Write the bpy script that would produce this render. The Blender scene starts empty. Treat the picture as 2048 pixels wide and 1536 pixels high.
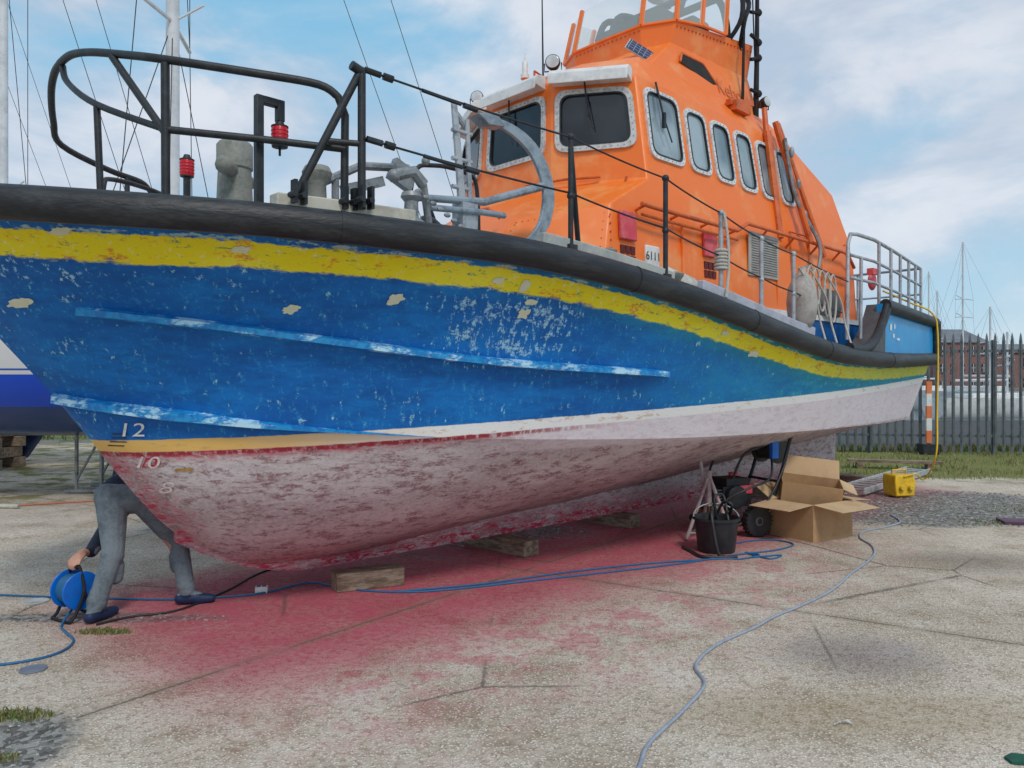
import bpy, bmesh, math, random
from mathutils import Vector, Matrix, Euler
from mathutils.bvhtree import BVHTree
random.seed(7)
scene=bpy.context.scene
COL=scene.collection
V=Vector
# ------------------------------------------------------------------ node helpers
class NT:
    def __init__(s,name):
        s.mat=bpy.data.materials.new(name); s.mat.use_nodes=True
        s.nt=s.mat.node_tree; s.b=s.nt.nodes['Principled BSDF']
        s.tc=s.nt.nodes.new('ShaderNodeTexCoord')
    def lk(s,a,b): s.nt.links.new(a,b)
    def put(s,inp,v):
        if hasattr(v,'is_output'): s.lk(v,inp)
        else:
            if isinstance(v,(tuple,list)) and len(v)==3 and inp.type=='RGBA': v=(*v,1)
            inp.default_value=v
    def m(s,op,a,b=0.0,c=0.0,clamp=False):
        n=s.nt.nodes.new('ShaderNodeMath');n.operation=op;n.use_clamp=clamp
        s.put(n.inputs[0],a);s.put(n.inputs[1],b);s.put(n.inputs[2],c);return n.outputs[0]
    def map(s,vec,scale=(1,1,1),rot=(0,0,0),loc=(0,0,0)):
        n=s.nt.nodes.new('ShaderNodeMapping');s.lk(vec,n.inputs[0])
        n.inputs['Scale'].default_value=scale;n.inputs['Rotation'].default_value=rot;n.inputs['Location'].default_value=loc
        return n.outputs[0]
    def noise(s,vec,sc=5,det=4,rough=.6,dist=0):
        n=s.nt.nodes.new('ShaderNodeTexNoise');s.lk(vec,n.inputs['Vector'])
        n.inputs['Scale'].default_value=sc;n.inputs['Detail'].default_value=det;n.inputs['Roughness'].default_value=rough;n.inputs['Distortion'].default_value=dist
        return n.outputs['Fac']
    def vor(s,vec,sc=5,feat='F1',out='Distance'):
        n=s.nt.nodes.new('ShaderNodeTexVoronoi');n.feature=feat;s.lk(vec,n.inputs['Vector']);n.inputs['Scale'].default_value=sc
        return n.outputs[out]
    def st(s,x,lo,hi):
        n=s.nt.nodes.new('ShaderNodeMapRange');n.interpolation_type='SMOOTHSTEP'
        s.put(n.inputs[0],x);
        if lo<hi:
            n.inputs[1].default_value=lo;n.inputs[2].default_value=hi
        else:
            n.inputs[1].default_value=hi;n.inputs[2].default_value=lo;n.inputs[3].default_value=1;n.inputs[4].default_value=0
        return n.outputs[0]
    def mix(s,f,a,b):
        n=s.nt.nodes.new('ShaderNodeMix');n.data_type='RGBA'
        s.put(n.inputs[0],f);s.put(n.inputs[6],a);s.put(n.inputs[7],b);return n.outputs[2]
    def sep(s,vec):
        n=s.nt.nodes.new('ShaderNodeSeparateXYZ');s.lk(vec,n.inputs[0]);return n.outputs
    def bump(s,h,st=.3,d=.01):
        n=s.nt.nodes.new('ShaderNodeBump');s.put(n.inputs['Height'],h);n.inputs['Strength'].default_value=st;n.inputs['Distance'].default_value=d
        s.lk(n.outputs[0],s.b.inputs['Normal'])
    def col(s,c): s.put(s.b.inputs['Base Color'],c)
    def rough(s,r): s.put(s.b.inputs['Roughness'],r)
_mc={}
def paint(name,c1,c2=None,sc=6,rough=.5,metal=0,bump=.08,lo=.42,hi=.68,stretch=(1,1,1)):
    if name in _mc: return _mc[name]
    if c2 is None: c2=tuple(x*.6 for x in c1)
    t=NT(name);v=t.map(t.tc.outputs['Object'],stretch)
    n=t.noise(v,sc,4,.65)
    n2=t.noise(v,sc*6,2,.6)
    f=t.st(t.m('ADD',t.m('MULTIPLY',n,.75),t.m('MULTIPLY',n2,.25)),lo,hi)
    t.col(t.mix(f,c1,c2));t.rough(t.m('ADD',t.m('MULTIPLY',n2,.25),rough-.12))
    t.b.inputs['Metallic'].default_value=metal
    if bump: t.bump(n2,bump,.01)
    _mc[name]=t.mat;return t.mat
# ------------------------------------------------------------------ mesh builder
class MB:
    def __init__(s): s.v=[];s.f=[];s.m=[];s.uv=None
    def add(s,vs,fs,mi=0):
        o=len(s.v);s.v+= [V(p) for p in vs]
        for f in fs: s.f.append(tuple(o+i for i in f));s.m.append(mi)
        return s
    def box(s,c,size,rot=None,mi=0):
        R=rot.to_matrix() if isinstance(rot,Euler) else (rot or Matrix.Identity(3))
        c=V(c);x,y,z=[k/2 for k in size]
        vs=[c+R@V((a*x,b*y,d*z)) for a in(-1,1) for b in(-1,1) for d in(-1,1)]
        return s.add(vs,[(0,1,3,2),(4,6,7,5),(0,4,5,1),(2,3,7,6),(0,2,6,4),(1,5,7,3)],mi)
    def tube(s,path,r,n=8,mi=0,closed=False,ell=None):
        P=[V(p) for p in path];k=len(P)
        rad=r if isinstance(r,(list,tuple)) else [r]*k
        T=[]
        for i in range(k):
            if closed: d=P[(i+1)%k]-P[i-1]
            else: d=P[min(k-1,i+1)]-P[max(0,i-1)]
            T.append(d.normalized() if d.length>1e-9 else V((0,0,1)))
        up=V((0,0,1)) if abs(T[0].z)<.9 else V((1,0,0))
        x=T[0].cross(up).normalized();vs=[]
        for i in range(k):
            if ell: x=T[i].cross(V((0,0,1))).normalized()
            else:
                x=(x-T[i]*x.dot(T[i])).normalized()
            y=T[i].cross(x).normalized()
            for j in range(n):
                a=2*math.pi*(j+.5)/n
                if ell: vs.append(P[i]+x*math.cos(a)*ell[0]+y*math.sin(a)*ell[1])
                else: vs.append(P[i]+(x*math.cos(a)+y*math.sin(a))*rad[i])
        fs=[]
        for i in range(k if closed else k-1):
            for j in range(n):
                a=i*n+j;b=i*n+(j+1)%n;c=((i+1)%k)*n+(j+1)%n;d=((i+1)%k)*n+j
                fs.append((a,b,c,d))
        if not closed: fs+= [tuple(range(n))[::-1],tuple((k-1)*n+j for j in range(n))]
        return s.add(vs,fs,mi)
    def cyl(s,a,b,r,r2=None,n=16,mi=0): return s.tube([a,b],[r,r if r2 is None else r2],n,mi)
    def lathe(s,c,prof,n=20,mi=0,axis='Z',R=None):
        c=V(c);vs=[];fs=[]
        for r,h in prof:
            for j in range(n):
                a=2*math.pi*j/n;p=V((r*math.cos(a),r*math.sin(a),h))
                vs.append(c+(R@p if R else p))
        for i in range(len(prof)-1):
            for j in range(n):
                fs.append((i*n+j,i*n+(j+1)%n,(i+1)*n+(j+1)%n,(i+1)*n+j))
        fs+= [tuple(range(n))[::-1],tuple((len(prof)-1)*n+j for j in range(n))]
        return s.add(vs,fs,mi)
    def sphere(s,c,r,n=12,mi=0,sc=(1,1,1),R=None):
        c=V(c);vs=[];fs=[];m=max(5,n//2+1)
        for i in range(m+1):
            th=math.pi*(i*.98+.01*m)/m
            for j in range(n):
                a=2*math.pi*j/n;p=V((r*sc[0]*math.sin(th)*math.cos(a),r*sc[1]*math.sin(th)*math.sin(a),-r*sc[2]*math.cos(th)))
                vs.append(c+(R@p if R else p))
        for i in range(m):
            for j in range(n): fs.append((i*n+j,i*n+(j+1)%n,(i+1)*n+(j+1)%n,(i+1)*n+j))
        fs+=[tuple(range(n))[::-1],tuple(m*n+j for j in range(n))]
        return s.add(vs,fs,mi)
    def prism(s,poly,ext,mi=0):
        n=len(poly);e=V(ext);vs=[V(p) for p in poly]+[V(p)+e for p in poly]
        fs=[tuple(range(n)),tuple(range(2*n-1,n-1,-1))]+[(i,i+n,(i+1)%n+n,(i+1)%n) for i in range(n)]
        return s.add(vs,fs,mi)
    def obj(s,name,mats,parent=None,smooth=35,bevel=0,loc=None,rot=None):
        me=bpy.data.meshes.new(name);me.from_pydata(s.v,[],s.f)
        if not isinstance(mats,(list,tuple)): mats=[mats]
        for m in mats: me.materials.append(m)
        me.polygons.foreach_set('material_index',s.m)
        bm=bmesh.new();bm.from_mesh(me);bmesh.ops.recalc_face_normals(bm,faces=bm.faces);bm.to_mesh(me);bm.free()
        if smooth:
            me.polygons.foreach_set('use_smooth',[True]*len(me.polygons))
            me.set_sharp_from_angle(angle=math.radians(smooth))
        ob=bpy.data.objects.new(name,me);COL.objects.link(ob)
        if parent: ob.parent=parent
        if loc: ob.location=loc
        if rot: ob.rotation_euler=rot
        if bevel:
            b=ob.modifiers.new('b','BEVEL');b.width=bevel;b.segments=2;b.limit_method='ANGLE';b.angle_limit=math.radians(30)
        return ob
def empty(name,loc,label,cat,rotz=0,group=None):
    e=bpy.data.objects.new(name,None);COL.objects.link(e);e.location=loc;e.rotation_euler=(0,0,rotz);e.empty_display_size=.2
    tag(e,label,cat,group);return e
def tag(e,label,cat,group=None):
    e['label']=label;e['category']=cat
    if group: e['group']=group
    return e
def smoothpath(P,k=6):
    P=[tuple(p) for p in P];out=[]
    n=len(P)-1
    g=lambda j:P[max(0,min(n,j))]
    for i in range(n):
        a,b,c,d=g(i-1),g(i),g(i+1),g(i+2)
        for q in range(k):
            f=q/k
            out.append(tuple(.5*((2*b[m])+(c[m]-a[m])*f+(2*a[m]-5*b[m]+4*c[m]-d[m])*f*f+(3*b[m]-a[m]-3*c[m]+d[m])*f**3) for m in range(3)))
    out.append(P[-1]);return out
# ------------------------------------------------------------------ materials
ORANGE=paint('orange paint',(.90,.185,.018),(.90,.30,.085),1.6,.42,bump=.05,lo=.48,hi=.66)
ORANGE_D=paint('orange trim',(.66,.13,.02),(.40,.07,.015),5,.45)
BLACK=paint('black rail paint',(.010,.013,.016),(.03,.034,.038),12,.5)
BLACKM=paint('matt black gear',(.008,.009,.011),(.02,.021,.024),12,.8)
RUBBER=paint('black rubber',(.009,.010,.013),(.035,.038,.043),2.2,.5,bump=.35,stretch=(1,2.5,6))
GALV=paint('galvanised steel',(.30,.32,.33),(.14,.15,.155),10,.5,metal=.35)
GALVL=paint('pale galvanised steel',(.42,.45,.48),(.22,.25,.28),9,.5,metal=.25)
ANCH=paint('anchor grey paint',(.30,.36,.41),(.15,.19,.23),7,.5,metal=.15,bump=.25)
BRONZE=paint('weathered bitt paint',(.27,.27,.24),(.15,.17,.145),7,.65,metal=.1,bump=.4)
CREAM=paint('cream deck paint',(.58,.56,.47),(.40,.38,.32),5,.6)
DECKG=paint('grey deck paint',(.34,.36,.38),(.24,.26,.28),4,.6)
FRAME=paint('window frame alloy',(.62,.62,.60),(.36,.35,.34),16,.5,metal=.1)
FRAME2=paint('pale window frame',(.70,.72,.72),(.46,.47,.47),14,.45,metal=.1)
WHITE=paint('white paint',(.74,.74,.72),(.55,.55,.54),4,.45)
REDP=paint('faded red',(.62,.05,.08),(.68,.16,.16),6,.5)
REDL=paint('red lens',(.62,.008,.02),(.42,.008,.02),6,.25)
SILVER=paint('bare aluminium',(.58,.60,.61),(.38,.39,.4),12,.4,metal=.4)
DARK=paint('dark void',(.01,.01,.011),(.02,.02,.02),5,.8)
NYLB=paint('blue cable sheath',(.01,.13,.30),(.02,.10,.22),20,.45)
GREYC=paint('grey cable sheath',(.33,.37,.45),(.24,.27,.32),20,.5)
YEL=paint('yellow plastic',(.85,.53,.012),(.65,.38,.02),9,.45)
WOOD=paint('weathered wood',(.33,.25,.18),(.13,.09,.06),4,.85,bump=.5,stretch=(1.2,4,6),lo=.38,hi=.62)
ROPE=paint('white rope',(.55,.53,.48),(.4,.38,.34),40,.9,bump=.5)
def glass_mat(name,a,b,ro,sp):
    t=NT(name);v=t.tc.outputs['Object'];n=t.noise(v,1.7,3,.5)
    t.col(t.mix(t.st(n,.35,.65),a,b));t.rough(ro);t.b.inputs['Specular IOR Level'].default_value=sp;return t.mat
GLASS=glass_mat('dark window glass',(.005,.007,.010),(.025,.03,.036),.08,.6)
GLASS2=glass_mat('side window glass',(.12,.17,.20),(.32,.40,.44),.12,.9)  # pale bluish reflection is put into the base colour of this glass
def clear_mat():
    t=NT('clear windscreen');t.col((.75,.85,.85));t.rough(.12);t.b.inputs['Alpha'].default_value=.38;return t.mat
CLEAR=clear_mat()
def hull_mat():
    t=NT('worn hull paint');ob=t.tc.outputs['Object'];uv=t.tc.outputs['UV']
    S,B,Z=t.sep(ob);U,D,_=t.sep(uv)
    vs=t.map(ob,(1,1,3.2))
    nA=t.noise(vs,1.1,4,.6);nB=t.noise(vs,5,5,.72);nC=t.noise(t.map(ob,(1,1,1.6)),34,3,.7)
    diag=t.map(ob,(1.0,1.0,3.4),(0,math.radians(-38),0));nD=t.noise(diag,8,6,.78,.5)
    nE=t.noise(t.map(ob,(3,3,.6)),9,5,.7)
    jit=t.m('MULTIPLY',t.m('SUBTRACT',nB,.5),.085)
    w=t.m('ADD',t.m('SUBTRACT',Z,t.m('ADD',1.285,t.m('MULTIPLY',S,.041))),t.m('MULTIPLY',jit,.25))
    aft=t.m('MULTIPLY',t.st(t.m('ADD',S,t.m('MULTIPLY',nA,3)),2.8,8.2),.85)
    blue=t.mix(t.st(nA,.35,.7),(.001,.105,.40),(.003,.18,.56))
    blue=t.mix(t.m('MULTIPLY',t.st(nB,.42,.65),.45),blue,(.001,.065,.26))
    blue=t.mix(t.m('MULTIPLY',t.st(nD,.56,.70),.45),blue,(.01,.32,.64))
    blue=t.mix(t.m('MULTIPLY',t.m('MULTIPLY',t.st(nE,.52,.62),t.st(nC,.45,.6)),.4),blue,(.06,.42,.66))
    teal=t.mix(t.st(nB,.4,.65),(.003,.23,.42),(.02,.40,.52))
    blue=t.mix(aft,blue,teal)
    grn=t.m('MULTIPLY',t.st(t.m('ADD',D,t.m('MULTIPLY',nB,.25)),.58,.38),t.st(t.m('ADD',S,t.m('MULTIPLY',nA,2)),1.0,4.5))
    blue=t.mix(t.m('MULTIPLY',grn,t.m('ADD',.15,t.m('MULTIPLY',nE,.7))),blue,(.03,.36,.28))
    zone=t.m('MULTIPLY',t.st(t.m('ABSOLUTE',t.m('SUBTRACT',S,1.05)),.85,.15),t.st(t.m('ABSOLUTE',t.m('SUBTRACT',Z,1.97)),.34,.08))
    low=t.st(t.m('ABSOLUTE',t.m('SUBTRACT',Z,1.42)),.14,.02)
    topz=t.st(t.m('ABSOLUTE',t.m('SUBTRACT',D,.38)),.09,.0)
    bowz=t.st(S,-1.0,-1.7)
    th=t.m('ADD',t.m('ADD',nE,t.m('MULTIPLY',zone,.18)),t.m('ADD',t.m('MULTIPLY',bowz,.07),t.m('ADD',t.m('MULTIPLY',low,.05),t.m('MULTIPLY',topz,.05))))
    sc=t.m('MULTIPLY',t.st(t.m('ADD',t.m('MULTIPLY',th,.6),t.m('MULTIPLY',nB,.4)),.60,.65),t.st(nC,.38,.55))
    blue=t.mix(t.m('MULTIPLY',sc,.85),blue,(.38,.66,.82))
    d2=t.m('ADD',D,jit)
    ym=t.m('MULTIPLY',t.st(d2,.172,.182),t.st(d2,.320,.300))
    fine=t.st(nC,.40,.52)
    yel=t.mix(t.st(nA,.4,.65),(.84,.70,.008),(.88,.78,.04))
    yel=t.mix(t.m('MULTIPLY',t.m('MULTIPLY',t.st(nB,.55,.62),fine),.75),yel,(.74,.19,.03))
    yel=t.mix(t.m('MULTIPLY',t.m('MULTIPLY',t.st(nD,.56,.64),fine),.85),yel,(.03,.19,.15))
    yel=t.mix(t.m('MULTIPLY',t.st(nE,.60,.67),.8),yel,(.82,.80,.52))
    fade=t.m('MULTIPLY',t.st(S,4.2,7.5),t.m('ADD',.15,t.m('MULTIPLY',nE,.7)))
    yel=t.mix(fade,yel,(.36,.56,.16))
    top=t.mix(ym,blue,yel)
    edge=t.m('MULTIPLY',t.m('MULTIPLY',t.st(d2,.155,.165),t.st(d2,.18,.173)),t.st(nB,.5,.58))
    top=t.mix(t.m('MULTIPLY',edge,.7),top,(.45,.68,.66))
    boot=t.mix(t.st(t.m('ADD',S,nA),-.2,1.5),(.80,.50,.14),(.84,.84,.83))
    boot=t.mix(t.m('MULTIPLY',t.st(nB,.56,.66),.65),boot,(.56,.34,.18))
    bot=t.mix(t.st(nA,.35,.65),(.50,.43,.44),(.66,.62,.62))
    redn=t.m('ADD',t.m('MULTIPLY',nD,.6),t.m('MULTIPLY',nB,.4))
    bot=t.mix(t.m('MULTIPLY',t.m('MULTIPLY',t.st(redn,.49,.57),t.st(nC,.30,.50)),.85),bot,(.21,.065,.08))
    bot=t.mix(t.m('MULTIPLY',t.st(nC,.50,.62),.5),bot,(.74,.70,.70))
    bot=t.mix(t.m('MULTIPLY',t.st(nC,.42,.34),.45),bot,(.32,.11,.13))
    keelred=t.m('ADD',t.st(t.m('ADD',Z,t.m('MULTIPLY',nB,.4)),.64,.40),t.m('MULTIPLY',t.st(w,-.17,-.09),t.st(S,2.5,.0)))
    bowred=t.m('MULTIPLY',t.st(t.m('ADD',t.m('SUBTRACT',S,t.m('MULTIPLY',t.m('SUBTRACT',1.5,Z),.85)),t.m('MULTIPLY',nB,.5)),-.96,-1.12),.95)
    rd=t.m('MAXIMUM',keelred,bowred,clamp=True)
    bot=t.mix(t.m('MULTIPLY',rd,t.st(nD,.60,.42)),bot,(.46,.022,.065))
    pale=t.m('MULTIPLY',t.st(t.m('ADD',S,t.m('MULTIPLY',nB,1.2)),1.2,2.6),t.st(Z,1.08,1.12))
    bot=t.mix(t.m('MULTIPLY',pale,t.m('ADD',1.0,t.m('MULTIPLY',nD,-.55))),bot,(.80,.74,.79))
    bot=t.mix(t.m('MULTIPLY',t.m('MULTIPLY',t.m('MULTIPLY',t.st(w,-.075,-.085),t.st(w,-.12,-.10)),t.st(nE,.6,.48)),t.st(S,2.6,1.0)),bot,(.32,.03,.045))
    c=t.mix(t.st(w,-.082,-.074),bot,boot)
    c=t.mix(t.st(w,-.004,.004),c,top)
    t.col(c);t.rough(t.m('ADD',.45,t.m('MULTIPLY',nC,.35)));t.b.inputs['Specular IOR Level'].default_value=.35
    t.bump(t.m('ADD',t.m('MULTIPLY',nB,.6),t.m('MULTIPLY',nC,.4)),.35,.012)
    return t.mat
HULL=hull_mat()
def rail_mat():
    t=NT('scuffed blue rail paint');ob=t.tc.outputs['Object']
    n=t.noise(t.map(ob,(1,1,2)),4,6,.75);n2=t.noise(ob,22,3,.6)
    c=t.mix(t.st(n2,.4,.6),(.003,.17,.50),(.010,.28,.62))
    t.col(t.mix(t.st(n,.50,.6),c,(.45,.72,.88)));t.rough(.5);t.bump(n2,.2);return t.mat
RAILB=rail_mat()
# ------------------------------------------------------------------ LIFEBOAT
ANG=math.atan2(.691,.722)
boat=empty('lifeboat',(-1.93,5.8,0),'large blue and orange lifeboat with worn paint resting on wooden blocks','lifeboat',ANG)
BM=Matrix.Translation((-1.93,5.8,0))@Matrix.Rotation(ANG,4,'Z')
K=[((-2.25,0,2.64),(-1.31,0,1.50),(-1.31,1.50)),
((-2.08,.5,2.63),(-1.15,.22,1.46),(-1.12,1.24)),
((-1.77,.88,2.60),(-.95,.45,1.42),(-.91,.94)),
((-1.3,1.2,2.585),(-.7,.68,1.38),(-.65,.625)),
((-.7,1.5,2.575),(-.35,.95,1.33),(-.32,.375)),
((0,1.75,2.555),(.15,1.18,1.28),(.05,.225)),
((.8,1.93,2.53),(.9,1.4,1.22),(.8,.20)),
((1.6,2.03,2.47),(1.7,1.53,1.18),(1.7,.26)),
((2.44,2.1,2.37),(2.5,1.65,1.15),(2.5,.31)),
((3.2,2.13,2.26),(3.3,1.73,1.13),(3.3,.34)),
((4.0,2.13,2.14),(4.0,1.76,1.12),(4.0,.38)),
((4.8,2.1,2.04),(4.8,1.77,1.11),(4.8,.42)),
((5.6,2.05,1.98),(5.6,1.75,1.10),(5.6,.48)),
((7.0,1.9,1.965),(7.0,1.62,1.09),(7.0,.62)),
((8.5,1.68,2.0),(8.5,1.4,1.07),(8.5,.8)),
((10.3,1.4,2.06),(10.08,1.12,1.06),(10.0,.93))]
def cr(p,t):
    n=len(p)-1;i=min(int(t),n-1);f=t-i
    g=lambda j:p[max(0,min(n,j))]
    a,b,c,d=g(i-1),g(i),g(i+1),g(i+2)
    return tuple(.5*((2*b[k])+(c[k]-a[k])*f+(2*a[k]-5*b[k]+4*c[k]-d[k])*f*f+(3*b[k]-a[k]-3*c[k]+d[k])*f**3) for k in range(len(b)))
def L(s,b,z): return V((s,-b,z))
SH=[k[0] for k in K];CH=[k[1] for k in K];KE=[(k[2][0],0,k[2][1]) for k in K]
NS=150
def sheer(t): return cr(SH,t)
SHT=[(sheer(i/600*15)) for i in range(601)]
def sheer_s(s):
    for i in range(600):
        if SHT[i+1][0]>=s:
            f=(s-SHT[i][0])/(SHT[i+1][0]-SHT[i][0]+1e-9);f=max(0,min(1,f))
            return tuple(SHT[i][k]+(SHT[i+1][k]-SHT[i][k])*f for k in range(3))
    return SHT[-1]
def hullpoint(t,j):
    a=sheer(t);c=cr(CH,t);k=cr(KE,t)
    fl=.16*max(0,min(1,t/2))*max(0,1-max(0,t-3)/5);bu=.16*max(0,min(1,t/3))*max(.2,1-max(0,t-6)/5)
    v=j/14
    if v<=1: q=[a[m]+(c[m]-a[m])*v for m in range(3)];q[1]-=fl*math.sin(math.pi*v)
    else:
        v-=1;q=[c[m]+(k[m]-c[m])*v for m in range(3)];q[1]+=bu*math.sin(math.pi*v)*.8;q[2]-=bu*math.sin(math.pi*v)*.6
    q[1]=max(0,q[1]);return q,a[2]-q[2]
R_=29
mb=MB();uvs=[];pv=[];pf=[]
for side in(1,-1):
    vs=[]
    for i in range(NS+1):
        for j in range(R_):
            q,d=hullpoint(i/NS*15,j);vs.append(V((q[0],-q[1]*side,q[2])));uvs.append((q[0]*.1,d))
    fs=[(i*R_+j,i*R_+j+1,(i+1)*R_+j+1,(i+1)*R_+j) for i in range(NS) for j in range(R_-1)]
    if side==1: pv=vs;pf=fs
    mb.add(vs,fs)
o1=NS*R_;o2=(NS+1)*R_+NS*R_
for j in range(R_-1): mb.f.append((o1+j,o1+j+1,o2+j+1,o2+j));mb.m.append(0)
kv=[];kst=[3.2+(15-3.2)*i/60 for i in range(61)]
for t in kst:
    k=cr(KE,t);s=min(k[0],9.9);zb=.15+.20*(max(0,.5-s)/.82)**2;zb=min(zb,k[2]-.004)
    e=min(1,max(.15,(s+.6)/.9))
    for b,z in((.075*e,k[2]+.04),(.055*e,zb),(-.055*e,zb),(-.075*e,k[2]+.04)):
        kv.append(V((s,-b,min(z,k[2]+.04))));uvs.append((s*.1,1.9))
n=len(kst);kf=[(i*4+j,i*4+j+1,i*4+4+j+1,i*4+4+j) for i in range(n-1) for j in range(3)]+[((n-1)*4,(n-1)*4+1,(n-1)*4+2,(n-1)*4+3)]
mb.add(kv,kf)
hull=mb.obj('hull',HULL,boat,smooth=40)
NV=(NS+1)*R_
sa=hull.data.attributes.get('sharp_edge') or hull.data.attributes.new('sharp_edge','BOOLEAN','EDGE')
for e in hull.data.edges:
    a,b=e.vertices
    if a<2*NV and b<2*NV and (a%NV)%R_==14 and (b%NV)%R_==14: sa.data[e.index].value=True
uvl=hull.data.uv_layers.new(name='uv')
for lp in hull.data.loops: uvl.data[lp.index].uv=uvs[lp.vertex_index]
hull['label']='worn blue hull with yellow band and pinkish bottom'
bvh=BVHTree.FromPolygons(pv,pf)
def onhull(s,z,off=.004):
    h=bvh.ray_cast(V((s,-6,z)),V((0,1,0)))
    if h[0] is None: return None
    n=h[1]
    if n.y>0: n=-n
    return h[0]+n*off
mb=MB();vs=[]
for i in range(NS+1):
    a=sheer(i/NS*15)
    vs+= [V((a[0],-a[1],a[2]-.03)),V((a[0],0,a[2]+.02)),V((a[0],a[1],a[2]-.03))]
mb.add(vs,[(i*3+j,i*3+j+1,i*3+4+j,i*3+3+j) for i in range(NS) for j in(0,1)])
mb.obj('deck',DECKG,boat)
mb=MB()
for side in(1,-1):
    path=[V((a[0],-side*(a[1]+.03),a[2]-.078)) for a in [sheer(i/110*15) for i in range(111)]]
    mb.tube(path,.1,12,ell=(.08,.093))
for side in(1,-1):
    path=[]
    for i in range(30):
        s=7.0+i/29*3.33;a=sheer_s(s);path.append(V((s,-side*(a[1]+.03),2.54)))
    mb.tube(path,.1,12,ell=(.07,.08))
    mb.tube([V((10.33,-side*1.43,2.56)),V((10.34,-side*1.43,2.0))],.075,10)
mb.tube([V((10.35,-1.4,2.0)),V((10.35,1.4,2.0))],.09,10,ell=(.08,.1))
mb.tube([V((10.35,-1.4,2.54)),V((10.35,1.4,2.54))],.07,10,ell=(.07,.08))
for t in(1.55,4.6,7.35,9.3,11.2,13.1):
    a=sheer(t);b=sheer(t+.03);mb.tube([V((a[0],-(a[1]+.03),a[2]-.078)),V((b[0],-(b[1]+.03),b[2]-.078))],.1,12,ell=(.084,.097))
rs=mb.obj('rubbing_strake',RUBBER,boat,smooth=60);rs['label']='black rubber fender strip along the deck edge'
def rail(pts,w,h,name):
    mb=MB();P=smoothpath(pts,10);vs=[];k=len(P)
    for i,p in enumerate(P):
        s,b,z=p
        h1=onhull(s,z+h*.5,-.01) or V((s,-b,z+h*.5));h2=onhull(s,z-h*.5,-.01) or V((s,-b,z-h*.5))
        e=min(1,i/3,(k-1-i)/3+.15)
        vs+= [h1,V((h1.x,h1.y-w*e,z+h*.18)),V((h2.x,min(h1.y,h2.y)-w*e,z-h*.42)),h2]
    fs=[(i*4+j,i*4+j+1,i*4+5+j,i*4+4+j) for i in range(k-1) for j in range(3)]+[(0,1,2,3),tuple((k-1)*4+j for j in range(4))]
    mb.add(vs,fs);return mb.obj(name,RAILB,boat,smooth=30)
rail([(-1.35,.5,2.02),(-.78,.92,1.95),(.01,1.31,1.85),(1.03,1.59,1.75),(2.65,1.87,1.68)],.06,.06,'spray_rail')
mb=MB();P=[cr(CH,i/59*5.7) for i in range(60)];vs=[]
for i,p in enumerate(P):
    e=max(.03,min(1,(59-i)/30.))
    vs+= [V((p[0]-.02*e,-p[1]-.003,p[2]+.055*e)),V((p[0]-.05*e,-p[1]-.055*e-.004,p[2]+.025*e)),V((p[0]-.05*e,-p[1]-.05*e-.004,p[2]-.02*e)),V((p[0],-p[1]+.02,p[2]-.03*e))]
mb.add(vs,[(i*4+j,i*4+j+1,i*4+5+j,i*4+4+j) for i in range(59) for j in range(3)]+[(0,1,2,3)])
mb.obj('spray_rail',RAILB,boat,smooth=30)
FIL=paint('cream filler',(.66,.66,.46),(.74,.72,.60),14,.8)
for q,(s,z,rx,rz) in enumerate([(-1.58,2.07,.05,.026),(-.36,2.05,.045,.028),(.2,2.13,.05,.034),(.83,2.28,.045,.022),(1.04,2.26,.045,.038),(1.1,2.08,.045,.034),(1.13,2.16,.05,.02),(-1.5,2.42,.05,.02),(-.7,2.36,.05,.02),(3.72,1.87,.09,.03),(3.2,2.03,.05,.02)]):
    rnd=random.Random(q);n=22;vs=[onhull(s,z,.005)];mb=MB()
    for i in range(n):
        a=2*math.pi*i/n;r=1/max(abs(math.cos(a)),abs(math.sin(a)))**.7*rnd.uniform(.68,1.1)
        vs.append(onhull(s+rx*r*math.cos(a)+.3*rz*math.sin(a),z+rz*r*math.sin(a),.005) or vs[0])
    mb.add(vs,[(0,1+i,1+(i+1)%n) for i in range(n)]);mb.obj('filler_patch',FIL,boat,smooth=0)
def text_on(txt,s0,z0,h,mat,name,proj=onhull,par=boat,label=None):
    cu=bpy.data.curves.new('t','FONT');cu.body=txt;cu.size=1;cu.align_x='CENTER';cu.align_y='CENTER'
    ob=bpy.data.objects.new('t',cu);COL.objects.link(ob)
    dg=bpy.context.evaluated_depsgraph_get();me=bpy.data.meshes.new_from_object(ob.evaluated_get(dg))
    bm=bmesh.new();bm.from_mesh(me);bmesh.ops.triangulate(bm,faces=bm.faces);
    vs=[v.co.copy() for v in bm.verts];fs=[tuple(v.index for v in f.verts) for f in bm.faces];bm.free()
    bpy.data.objects.remove(ob)
    hh=h/.7;out=[]
    for v in vs:
        p=proj(s0+v.x*hh,z0+v.y*hh);out.append(p or V((s0,0,z0)))
    mb=MB();mb.add(out,fs);o=mb.obj(name,mat,par,smooth=0)
    if label:o['label']=label
    return o
WT=paint('white lettering',(.78,.78,.75),(.45,.52,.56),20,.6)
PKT=paint('pinkish lettering',(.84,.74,.73),(.62,.34,.36),18,.6)
REDN=paint('red patch paint',(.50,.02,.05),(.56,.10,.12),18,.6)
hp=lambda s,z:onhull(s,z,.008)
text_on('12',-.98,1.31,.085,WT,'draught_mark',hp,label='white number 12')
mb=MB();p=[onhull(a,b,.003) for a,b in((-.90,1.065),(-.845,1.067),(-.845,1.135),(-.90,1.133))];mb.add(p,[(0,1,2,3)]);mb.obj('red_patch',REDN,boat,smooth=0)
text_on('10',-.885,1.10,.078,PKT,'draught_mark',hp,label='worn pinkish number 10')
text_on('8',-.765,.93,.082,PKT,'draught_mark',hp,label='worn pinkish number 8')
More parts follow.
